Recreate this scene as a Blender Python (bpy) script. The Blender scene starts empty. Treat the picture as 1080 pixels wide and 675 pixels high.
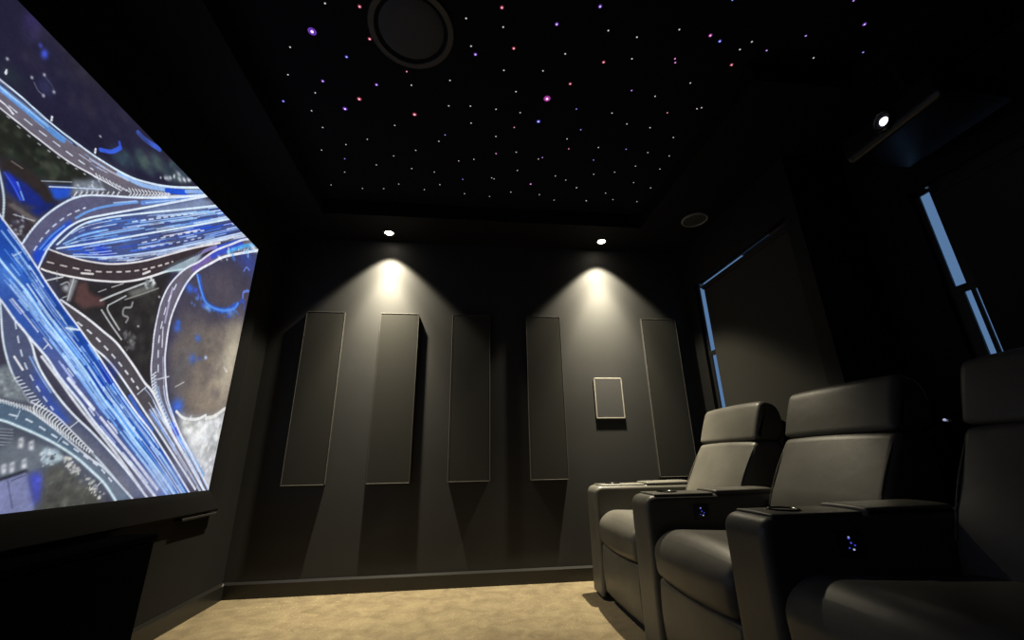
# Home cinema: screen wall, downlit panel wall, star ceiling and a row of recliners.
import bpy, bmesh, math, random
import numpy as np
from mathutils import Vector, Matrix

SC = bpy.context.scene
COL = SC.collection
PI = math.pi

# ------------------------------------------------------------------ helpers
def link(name, me, mat, parent=None, kind=None):
    o = bpy.data.objects.new(name, me)
    COL.objects.link(o)
    if mat is not None:
        for m in (mat if isinstance(mat, (list, tuple)) else [mat]):
            me.materials.append(m)
    if parent is not None:
        o.parent = parent
        o.matrix_parent_inverse = Matrix.Translation(-Vector(parent.location))
    if kind:
        o['kind'] = kind
    if len(me.polygons) < 4000 and me.get('flat_caps'):
        wn = o.modifiers.new('even_shading', 'WEIGHTED_NORMAL'); wn.keep_sharp = True; wn.weight = 100
    return o

def tag(o, label, cat, group=None):
    o['label'] = label
    o['category'] = cat
    if group:
        o['group'] = group
    return o

def empty(name, loc, label, cat, group=None):
    o = bpy.data.objects.new(name, None)
    COL.objects.link(o)
    o.location = loc
    o.empty_display_size = 0.1
    return tag(o, label, cat, group)

def fin(bm, smooth=True, ang=35):
    bmesh.ops.recalc_face_normals(bm, faces=bm.faces)
    me = bpy.data.meshes.new('m')
    bm.to_mesh(me)
    bm.free()
    if smooth:
        for p in me.polygons:
            p.use_smooth = True
        me.set_sharp_from_angle(angle=math.radians(ang))
    return me

def box_into(bm, lo, hi, bevel=0.0, seg=2):
    lo = Vector(lo); hi = Vector(hi)
    t = bmesh.new()
    bmesh.ops.create_cube(t, size=1)
    for v in t.verts:
        v.co = Vector([(lo[i] + hi[i]) / 2 + v.co[i] * (hi[i] - lo[i]) for i in range(3)])
    if bevel > 0:
        bmesh.ops.bevel(t, geom=list(t.edges), offset=bevel, segments=seg, profile=0.5, affect='EDGES')
    tm = bpy.data.meshes.new('t'); t.to_mesh(tm); t.free()
    bm.from_mesh(tm); bpy.data.meshes.remove(tm)

def box(lo, hi, bevel=0.0, seg=2):
    bm = bmesh.new(); box_into(bm, lo, hi, bevel, seg)
    me = fin(bm)
    if bevel: me['flat_caps'] = 1
    return me

def boxes(lst, bevel=0.0, seg=2):
    bm = bmesh.new()
    for lo, hi in lst:
        box_into(bm, lo, hi, bevel, seg)
    me = fin(bm)
    if bevel: me['flat_caps'] = 1
    return me

def lathe_into(bm, prof, c, axis='Z', n=40):
    """prof: (radius, height) pairs revolved round an axis through c"""
    rings = []
    for r, h in prof:
        ring = []
        for k in range(n):
            a = 2 * PI * k / n
            if axis == 'Z':
                p = (c[0] + r * math.cos(a), c[1] + r * math.sin(a), c[2] + h)
            elif axis == 'X':
                p = (c[0] + h, c[1] + r * math.cos(a), c[2] + r * math.sin(a))
            else:
                p = (c[0] + r * math.cos(a), c[1] + h, c[2] + r * math.sin(a))
            ring.append(bm.verts.new(p))
        rings.append(ring)
    for a, b in zip(rings, rings[1:]):
        for k in range(n):
            bm.faces.new((a[k], a[(k + 1) % n], b[(k + 1) % n], b[k]))
    if prof[0][0] > 1e-6:
        bm.faces.new(rings[0])
    if prof[-1][0] > 1e-6:
        bm.faces.new(rings[-1][::-1])
    bmesh.ops.remove_doubles(bm, verts=bm.verts, dist=1e-6)

def lathe(prof, c, axis='Z', n=40, ang=35):
    bm = bmesh.new(); lathe_into(bm, prof, c, axis, n)
    return fin(bm, True, ang)

def ringmesh(r0, r1, h0, h1, c, axis='Z', n=48):
    """closed ring with rectangular, softened section"""
    e = min(abs(r1 - r0), abs(h1 - h0)) * 0.25
    s = 1 if h1 > h0 else -1
    prof = [(r0, h0), (r0, h1 - s * e), (r0 + e, h1), (r1 - e, h1), (r1, h1 - s * e), (r1, h0)]
    bm = bmesh.new()
    rings = []
    for r, h in prof:
        ring = []
        for k in range(n):
            a = 2 * PI * k / n
            p = [c[0] + r * math.cos(a), c[1] + r * math.sin(a), c[2] + h] if axis == 'Z' else [c[0] + h, c[1] + r * math.cos(a), c[2] + r * math.sin(a)]
            ring.append(bm.verts.new(p))
        rings.append(ring)
    for i in range(len(rings)):
        a, b = rings[i], rings[(i + 1) % len(rings)]
        for k in range(n):
            bm.faces.new((a[k], a[(k + 1) % n], b[(k + 1) % n], b[k]))
    return fin(bm)

def tube_into(bm, pts, r, n=10):
    pts = [Vector(p) for p in pts]
    rings = []
    for i, p in enumerate(pts):
        d = (pts[min(i + 1, len(pts) - 1)] - pts[max(i - 1, 0)]).normalized()
        up = Vector((0, 0, 1)) if abs(d.z) < 0.9 else Vector((0, 1, 0))
        x = d.cross(up).normalized(); y = d.cross(x)
        rings.append([bm.verts.new(p + r * (math.cos(2 * PI * k / n) * x + math.sin(2 * PI * k / n) * y)) for k in range(n)])
    for a, b in zip(rings, rings[1:]):
        for k in range(n):
            bm.faces.new((a[k], a[(k + 1) % n], b[(k + 1) % n], b[k]))
    bm.faces.new(rings[0]); bm.faces.new(rings[-1][::-1])

def round_poly(pts, rad, n=6):
    """round each corner of a closed (x, z) polygon"""
    out = []
    N = len(pts)
    for i in range(N):
        p0, p, p1 = Vector(pts[i - 1]), Vector(pts[i]), Vector(pts[(i + 1) % N])
        r = rad[i] if isinstance(rad, (list, tuple)) else rad
        a = (p0 - p); b = (p1 - p)
        r = min(r, a.length * 0.49, b.length * 0.49)
        if r < 1e-5:
            out.append(tuple(p)); continue
        s = p + a.normalized() * r; e = p + b.normalized() * r
        for k in range(n + 1):
            t = k / n
            q = s * (1 - t) ** 2 + p * 2 * t * (1 - t) + e * t * t
            out.append(tuple(q))
    return out

def slab(prof, y0, y1, edge=0.015, puff=0.0, n=5, rows=8):
    """an upholstered solid: closed (x,z) outline swept along y, with rounded ends and an optional bulge"""
    P = [Vector(p) for p in prof]
    N = len(P)
    area = sum(P[i].x * P[(i + 1) % N].y - P[(i + 1) % N].x * P[i].y for i in range(N))
    sgn = 1 if area > 0 else -1
    nrm = []
    for i in range(N):
        d = (P[(i + 1) % N] - P[i - 1]).normalized()
        nrm.append(Vector((d.y, -d.x)) * sgn)
    st = []
    for k in range(n + 1):
        a = PI / 2 * k / n
        st.append((y0 + edge * (1 - math.sin(a)), edge * (1 - math.cos(a)) if True else 0))
    st = [(y0 + edge * (1 - math.cos(PI / 2 * k / n)), edge * (1 - math.sin(PI / 2 * k / n))) for k in range(n + 1)]
    sec = list(st)
    for k in range(1, rows):
        t = k / rows
        sec.append((y0 + edge + (y1 - y0 - 2 * edge) * t, -puff * math.sin(PI * t) ** 0.7))
    sec += [(y0 + y1 - y, i) for y, i in st[::-1]]
    bm = bmesh.new()
    rings = []
    for y, ins in sec:
        rings.append([bm.verts.new((P[i].x - nrm[i].x * ins, y, P[i].y - nrm[i].y * ins)) for i in range(N)])
    for a, b in zip(rings, rings[1:]):
        for k in range(N):
            bm.faces.new((a[k], a[(k + 1) % N], b[(k + 1) % N], b[k]))
    bm.faces.new(rings[0]); bm.faces.new(rings[-1][::-1])
    me = fin(bm, True, 50)
    me['flat_caps'] = 1
    return me

# ------------------------------------------------------------------ materials
def s2l(c):
    c = c / 255.0
    return c / 12.92 if c <= 0.04045 else ((c + 0.055) / 1.055) ** 2.4

def mat(name, col, rough=0.6, metal=0.0, spec=0.5, bump=None, vary=0.0, vscale=8, sheen=0.0):
    m = bpy.data.materials.new(name); m.use_nodes = True
    nt = m.node_tree; N = nt.nodes; L = nt.links
    b = N['Principled BSDF']
    b.inputs['Base Color'].default_value = (*col, 1)
    b.inputs['Roughness'].default_value = rough
    b.inputs['Metallic'].default_value = metal
    b.inputs['Specular IOR Level'].default_value = spec
    if sheen:
        b.inputs['Sheen Weight'].default_value = sheen
    tc = N.new('ShaderNodeTexCoord')
    if vary:
        n = N.new('ShaderNodeTexNoise'); n.inputs['Scale'].default_value = vscale; n.inputs['Detail'].default_value = 6
        L.new(tc.outputs['Object'], n.inputs['Vector'])
        r = N.new('ShaderNodeMapRange')
        r.inputs['From Min'].default_value = 0.3; r.inputs['From Max'].default_value = 0.7
        r.inputs['To Min'].default_value = 1 - vary; r.inputs['To Max'].default_value = 1 + vary
        L.new(n.outputs['Fac'], r.inputs['Value'])
        mx = N.new('ShaderNodeVectorMath'); mx.operation = 'SCALE'
        mx.inputs[0].default_value = col
        L.new(r.outputs['Result'], mx.inputs['Scale'])
        L.new(mx.outputs['Vector'], b.inputs['Base Color'])
    if bump:
        scale, strength, dist = bump
        n = N.new('ShaderNodeTexNoise'); n.inputs['Scale'].default_value = scale; n.inputs['Detail'].default_value = 5
        L.new(tc.outputs['Object'], n.inputs['Vector'])
        bp = N.new('ShaderNodeBump'); bp.inputs['Strength'].default_value = strength; bp.inputs['Distance'].default_value = dist
        L.new(n.outputs['Fac'], bp.inputs['Height'])
        L.new(bp.outputs['Normal'], b.inputs['Normal'])
    return m

def glow(name, col, strength):
    m = bpy.data.materials.new(name); m.use_nodes = True
    nt = m.node_tree; nt.nodes.clear()
    e = nt.nodes.new('ShaderNodeEmission'); e.inputs['Color'].default_value = (*col, 1); e.inputs['Strength'].default_value = strength
    o = nt.nodes.new('ShaderNodeOutputMaterial'); nt.links.new(e.outputs[0], o.inputs[0])
    return m

def leather_mat(name, col, rough, bumpscale):
    m = mat(name, col, rough, 0, 0.45, None, 0.18, 5)
    nt = m.node_tree; N = nt.nodes; L = nt.links; b = N['Principled BSDF']
    tc = N.new('ShaderNodeTexCoord')
    v = N.new('ShaderNodeTexVoronoi'); v.inputs['Scale'].default_value = bumpscale
    L.new(tc.outputs['Object'], v.inputs['Vector'])
    n = N.new('ShaderNodeTexNoise'); n.inputs['Scale'].default_value = 11; n.inputs['Detail'].default_value = 4; n.inputs['Distortion'].default_value = 0.6
    L.new(tc.outputs['Object'], n.inputs['Vector'])
    b1 = N.new('ShaderNodeBump'); b1.inputs['Strength'].default_value = 0.15; b1.inputs['Distance'].default_value = 0.0006
    b2 = N.new('ShaderNodeBump'); b2.inputs['Strength'].default_value = 0.2; b2.inputs['Distance'].default_value = 0.006
    L.new(v.outputs['Distance'], b1.inputs['Height']); L.new(n.outputs['Fac'], b2.inputs['Height'])
    L.new(b1.outputs['Normal'], b2.inputs['Normal']); L.new(b2.outputs['Normal'], b.inputs['Normal'])
    return m

M = {}
M['wall'] = mat('black_wall_paint', (0.029, 0.0295, 0.030), 0.6, 0, 0.25, (160, 0.03, 0.0006), 0.07, 3)
M['ceil'] = mat('black_ceiling_paint', (0.0038, 0.0038, 0.005), 0.75, 0, 0.2, (120, 0.1, 0.001))
M['star_fabric'] = mat('star_ceiling_felt', (0.008, 0.008, 0.012), 0.9, 0, 0.1, (300, 0.2, 0.001))
M['trim'] = mat('satin_black_trim', (0.013, 0.0125, 0.012), 0.32, 0, 0.45)
M['panel'] = mat('acoustic_fabric', (0.030, 0.030, 0.028), 0.9, 0, 0.1, None, 0.14, 220)
M['panel_edge'] = mat('acoustic_fabric_seam', (0.055, 0.053, 0.048), 0.8, 0, 0.3, (700, 0.3, 0.001))
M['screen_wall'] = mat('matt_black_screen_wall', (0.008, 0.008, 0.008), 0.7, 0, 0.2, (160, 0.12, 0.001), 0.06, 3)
M['cloth'] = mat('black_felt', (0.0016, 0.0016, 0.0017), 1.0, 0, 0.0, (500, 0.2, 0.0008), 0.1, 40)
M['velvet'] = mat('black_velvet', (0.006, 0.006, 0.007), 0.85, 0, 0.15, (500, 0.2, 0.0008), 0.1, 40)
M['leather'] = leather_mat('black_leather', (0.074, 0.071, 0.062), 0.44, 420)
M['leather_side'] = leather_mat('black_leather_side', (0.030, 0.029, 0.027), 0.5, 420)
M['stitch'] = mat('leather_piping', (0.05, 0.047, 0.042), 0.4, 0, 0.5)
M['bracket'] = mat('grey_bracket', (0.018, 0.0175, 0.017), 0.5)
M['plastic'] = mat('black_plastic', (0.01, 0.01, 0.011), 0.35, 0, 0.5)
M['gloss'] = mat('gloss_black', (0.008, 0.008, 0.009), 0.12, 0, 0.6)
M['grille'] = mat('speaker_grille', (0.05, 0.05, 0.052), 0.7, 0.0, 0.3, None, 0.15, 300)
M['grey_rim'] = mat('pale_grey_rim', (0.30, 0.29, 0.26), 0.5, 0, 0.4)
M['dark_rim'] = mat('charcoal_rim', (0.045, 0.045, 0.05), 0.4, 0, 0.4)
M['blind'] = mat('blackout_blind_fabric', (0.030, 0.029, 0.026), 0.85, 0, 0.2, (500, 0.25, 0.001))
M['metal'] = mat('brushed_metal', (0.55, 0.55, 0.55), 0.3, 1.0)
M['winframe'] = mat('window_frame_aluminium', (0.02, 0.02, 0.022), 0.4, 0.3)
M['cabinet'] = mat('black_cabinet_lacquer', (0.004, 0.004, 0.005), 0.6, 0, 0.15)
M['proj'] = mat('projector_shell', (0.007, 0.007, 0.009), 0.35, 0, 0.5, (600, 0.15, 0.0006))

def carpet():
    m = bpy.data.materials.new('beige_carpet'); m.use_nodes = True
    nt = m.node_tree; N = nt.nodes; L = nt.links; b = N['Principled BSDF']
    tc = N.new('ShaderNodeTexCoord')
    big = N.new('ShaderNodeTexNoise'); big.inputs['Scale'].default_value = 9; big.inputs['Detail'].default_value = 9; big.inputs['Roughness'].default_value = 0.65; big.inputs['Distortion'].default_value = 0.5
    fine = N.new('ShaderNodeTexNoise'); fine.inputs['Scale'].default_value = 160; fine.inputs['Detail'].default_value = 3
    for n in (big, fine):
        L.new(tc.outputs['Object'], n.inputs['Vector'])
    r = N.new('ShaderNodeValToRGB')
    r.color_ramp.elements[0].position = 0.36; r.color_ramp.elements[0].color = (0.096, 0.073, 0.040, 1)
    r.color_ramp.elements[1].position = 0.66; r.color_ramp.elements[1].color = (0.180, 0.144, 0.083, 1)
    mx = N.new('ShaderNodeMix'); mx.data_type = 'FLOAT'; mx.inputs[0].default_value = 0.25
    L.new(big.outputs['Fac'], mx.inputs[2]); L.new(fine.outputs['Fac'], mx.inputs[3])
    L.new(mx.outputs[0], r.inputs['Fac']); L.new(r.outputs['Color'], b.inputs['Base Color'])
    b.inputs['Roughness'].default_value = 1.0; b.inputs['Specular IOR Level'].default_value = 0.1; b.inputs['Sheen Weight'].default_value = 0.2
    bp = N.new('ShaderNodeBump'); bp.inputs['Strength'].default_value = 0.6; bp.inputs['Distance'].default_value = 0.006
    L.new(fine.outputs['Fac'], bp.inputs['Height']); L.new(bp.outputs['Normal'], b.inputs['Normal'])
    return m
M['carpet'] = carpet()

def glass():
    m = bpy.data.materials.new('window_glass'); m.use_nodes = True
    b = m.node_tree.nodes['Principled BSDF']
    b.inputs['Transmission Weight'].default_value = 1.0; b.inputs['Roughness'].default_value = 0.0; b.inputs['IOR'].default_value = 1.1
    return m
M['glass'] = glass()

# ------------------------------------------------------------------ the room (metres; camera at the origin, +y to the panel wall)
XL, YB, XR, XR2, ZC, ZS = -1.42, 3.026, 1.86, 2.25, 2.45, 2.57
YN, YSTEP = -2.4, 1.806
S = 'structure'
link('floor', box((XL - 0.2, YN - 0.2, -0.12), (XR2 + 0.4, YB + 0.2, 0.0)), M['carpet'], kind=S)
T1, T2 = 0.04, 0.04
link('wall_back', box((XL - 0.2, YB, 0), (XR + T1, YB + 0.2, ZS + 0.1)), M['wall'], kind=S)
link('wall_left', box((XL - 0.2, YN, 0), (XL, YB, ZS + 0.1)), M['screen_wall'], kind=S)
link('wall_near', box((XL - 0.2, YN - 0.2, 0), (XR2 + 0.4, YN, ZS + 0.1)), M['wall'], kind=S)
W1 = (1.90, 2.905, 0.85, 2.095)      # y0 y1 z0 z1 of the far window opening
W2 = (0.40, 1.545, 0.85, 2.02)
T1, T2 = 0.04, 0.04
link('wall_right', boxes([((XR, W1[1], 0), (XR + T1, YB, ZS + 0.1)), ((XR, YSTEP, 0), (XR + T1, W1[0], ZS + 0.1)),
      ((XR, W1[0], 0), (XR + T1, W1[1], W1[2])), ((XR, W1[0], W1[3]), (XR + T1, W1[1], ZS + 0.1)),
      ((XR + T1, YSTEP, 0), (XR2, YSTEP + 0.05, ZS + 0.1)),
      ((XR2, W2[1], 0), (XR2 + T2, YSTEP + 0.05, ZS + 0.1)), ((XR2, YN, 0), (XR2 + T2, W2[0], ZS + 0.1)),
      ((XR2, W2[0], 0), (XR2 + T2, W2[1], W2[2])), ((XR2, W2[0], W2[3]), (XR2 + T2, W2[1], ZS + 0.1))]), M['screen_wall'], kind=S)
link('ceiling', box((XL - 0.2, YN - 0.2, ZS), (XR2 + 0.4, YB + 0.2, ZS + 0.12)), M['star_fabric'], kind=S)
# the dropped border round the star ceiling
link('trim_1', boxes([((XL, YN, ZC), (-1.03, YB, ZS)), ((-1.03, 2.65, ZC), (XR, YB, ZS)), ((1.34, 1.33, ZC), (XR, 2.65, ZS)),
      ((XR, 1.33, ZC), (XR2, YSTEP, ZS)), ((1.86, YN, ZC), (XR2, 1.33, ZS)), ((-1.03, YN, ZC), (1.86, YN + 0.42, ZS))]), M['ceil'], kind=S)

def skirting(p0, p1, side):
    # profile with a small chamfer on top, swept between two floor points
    h, d = 0.088, 0.016
    prof = [(0, 0), (d, 0), (d, h - 0.012), (d - 0.008, h), (0, h)]
    a = Vector((*p0, 0)); b = Vector((*p1, 0)); n = Vector((*side, 0))
    bm = bmesh.new()
    R = [[bm.verts.new(q + n * x + Vector((0, 0, z))) for x, z in prof] for q in (a, b)]
    for k in range(5):
        bm.faces.new((R[0][k], R[0][(k + 1) % 5], R[1][(k + 1) % 5], R[1][k]))
    bm.faces.new(R[0]); bm.faces.new(R[1][::-1])
    return fin(bm, False)
link('baseboard_back', skirting((XL, YB), (XR, YB), (0, -1)), M['trim'], kind=S)
link('baseboard_left', skirting((XL, YN), (XL, YB), (1, 0)), M['trim'], kind=S)
link('baseboard_right', skirting((XR, YSTEP), (XR, YB), (-1, 0)), M['trim'], kind=S)

def window(name, xg, y0, y1, z0, z1, zt, far, near, top, sash_in, bead=None):
    """aluminium window: outer frame, transom, lower sash and the panes set flush with its face; xg = inner face"""
    fr = [((xg, y1 - far, z0), (xg + 0.014, y1, z1)), ((xg, y0, z0), (xg + 0.014, y0 + near, z1)),
          ((xg, y0, z0), (xg + 0.014, y1, z0 + 0.05)), ((xg, y0, z1 - top), (xg + 0.014, y1, z1)),
          ((xg - 0.002, y0, zt - 0.018), (xg + 0.014, y1, zt + 0.018))]
    o = link(name, boxes(fr, 0.002, 1), M['winframe'], kind=S)
    a = y1 - far - sash_in
    sash = [((xg, a, z0 + 0.04), (xg + 0.012, y1 - far + 0.002, zt - 0.01)), ((xg, y0 + near - 0.01, z0 + 0.04), (xg + 0.012, y0 + near + 0.03, zt - 0.01)),
            ((xg, y0 + near, z0 + 0.04), (xg + 0.012, y1 - far, z0 + 0.08))]
    if bead:
        sash.append(((xg, bead[0], z0 + 0.04), (xg + 0.010, bead[1], zt - 0.01)))
        sash.append(((xg, bead[2], zt + 0.01), (xg + 0.010, bead[3], z1 - top + 0.005)))
    link('window_sash', boxes(sash, 0.001, 1), M['winframe'], o)
    link('window_pane', box((xg + 0.003, y0 + 0.03, z0 + 0.03), (xg + 0.008, y1 - 0.01, z1 - 0.005)), M['glass'], o)
    return o
window('window_1', 1.886, W1[0], W1[1], W1[2], W1[3], 1.51, 0.022, 0.165, 0.017, 0.012)
window('window_2', 2.275, W2[0], W2[1], W2[2], W2[3], 1.475, 0.026, 0.05, 0.03, 0.026, (1.450, 1.466, 1.42, 1.472))

def blind(label, x, y0, y1, z0, z1, group):
    o = empty('roller_blind', (x, (y0 + y1) / 2, z0), label, 'blind', group)
    # softly waved cloth hanging from the roller
    bm = bmesh.new(); ny, nz = 40, 30; V = []
    for s in (0, 0.0015):
        g = [[bm.verts.new((x + s + 0.0006 * math.sin(y * 17) * (1 - k / nz), y0 + (y1 - y0) * j / ny if True else 0, z0 + (z1 - z0) * k / nz)) for k in range(nz + 1)] for j, y in enumerate(np.linspace(y0, y1, ny + 1))]
        V.append(g)
    A, B = V
    for j in range(ny):
        for k in range(nz):
            bm.faces.new((A[j][k], A[j + 1][k], A[j + 1][k + 1], A[j][k + 1]))
            bm.faces.new((B[j][k], B[j][k + 1], B[j + 1][k + 1], B[j + 1][k]))
    for j in range(ny):
        for k in (0, nz):
            bm.faces.new((A[j][k], B[j][k], B[j + 1][k], A[j + 1][k]))
    for k in range(nz):
        for j in (0, ny):
            bm.faces.new((A[j][k], A[j][k + 1], B[j][k + 1], B[j][k]))
    link('blind_fabric', fin(bm), M['blind'], o)
    link('bottom_bar', box((x - 0.006, y0, z0 - 0.02), (x + 0.008, y1, z0 + 0.004), 0.003), M['plastic'], o)
    link('roller_tube', lathe([(0.008, 0.0), (0.008, y1 - y0)], (x - 0.008, y0, z1 - 0.035), 'Y', 20), M['blind'], o)
    link('bracket', boxes([((x - 0.03, y1 + 0.001, z1 - 0.03), (x + 0.006, y1 + 0.004, z1 + 0.012)), ((x - 0.03, y1 + 0.001, z1 + 0.009), (x + 0.006, y1 + 0.022, z1 + 0.012))], 0.001, 1), M['metal'], o)
    return o
blind('black roller blind drawn over the far window, beside the small round ceiling speaker', 1.877, 1.905, 2.803, 0.93, 2.054, 'window blinds')
blind('black roller blind on the nearer window, behind the nearest recliner', 2.266, 0.42, 1.436, 0.93, 1.984, 'window blinds')

# ------------------------------------------------------------------ projection screen
SX, SY1, SZ0, SZ1 = -1.392, 2.620, 0.630, 2.1255
SY0 = SY1 - (SZ1 - SZ0) * 16 / 9
scr = empty('projection_screen', (XL, (SY0 + SY1) / 2, 0.5), 'large fixed frame projection screen showing a night motorway interchange from above', 'screen')
def rail(y0, y1, z0, z1):
    return box((XL + 0.001, y0, z0), (SX + 0.012, y1, z1), 0.006, 2)
fw, fwb = 0.118, 0.114
def mitre(outer, inner):
    """one mitred rail with a bevelled inner lip: outer/inner are (y,z) end pairs"""
    bm = bmesh.new()
    x0, xm, x1 = XL + 0.001, SX + 0.014, SX + 0.002
    (a, b), (c, d) = outer, inner
    sec = []
    for o_, i_ in ((a, c), (b, d)):
        o_ = Vector(o_); i_ = Vector(i_)
        mid = o_.lerp(i_, 0.72)
        sec.append([bm.verts.new((x0, *o_)), bm.verts.new((xm - 0.005, *o_)), bm.verts.new((xm, *o_.lerp(i_, 0.08))), bm.verts.new((xm, *mid)), bm.verts.new((x1, *i_)), bm.verts.new((x0, *i_))])
    for k in range(6):
        bm.faces.new((sec[0][k], sec[0][(k + 1) % 6], sec[1][(k + 1) % 6], sec[1][k]))
    bm.faces.new(sec[0]); bm.faces.new(sec[1][::-1])
    return fin(bm, True, 25)
oy0, oy1, oz0, oz1 = SY0 - fw, SY1 + fw, SZ0 - fwb, SZ1 + fwb
for ou, inn in ((((oy0, oz0), (oy1, oz0)), ((SY0, SZ0), (SY1, SZ0))), (((oy1, oz0), (oy1, oz1)), ((SY1, SZ0), (SY1, SZ1))),
                (((oy1, oz1), (oy0, oz1)), ((SY1, SZ1), (SY0, SZ1))), (((oy0, oz1), (oy0, oz0)), ((SY0, SZ1), (SY0, SZ0)))):
    link('frame_rail', mitre(ou, inn), M['velvet'], scr)
for yb in (2.425, 0.15):
    link('wall_bracket', box((XL + 0.001, yb, oz0 - 0.020), (SX + 0.012, yb + 0.30, oz0 - 0.007), 0.002, 1), M['bracket'], scr)

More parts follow.
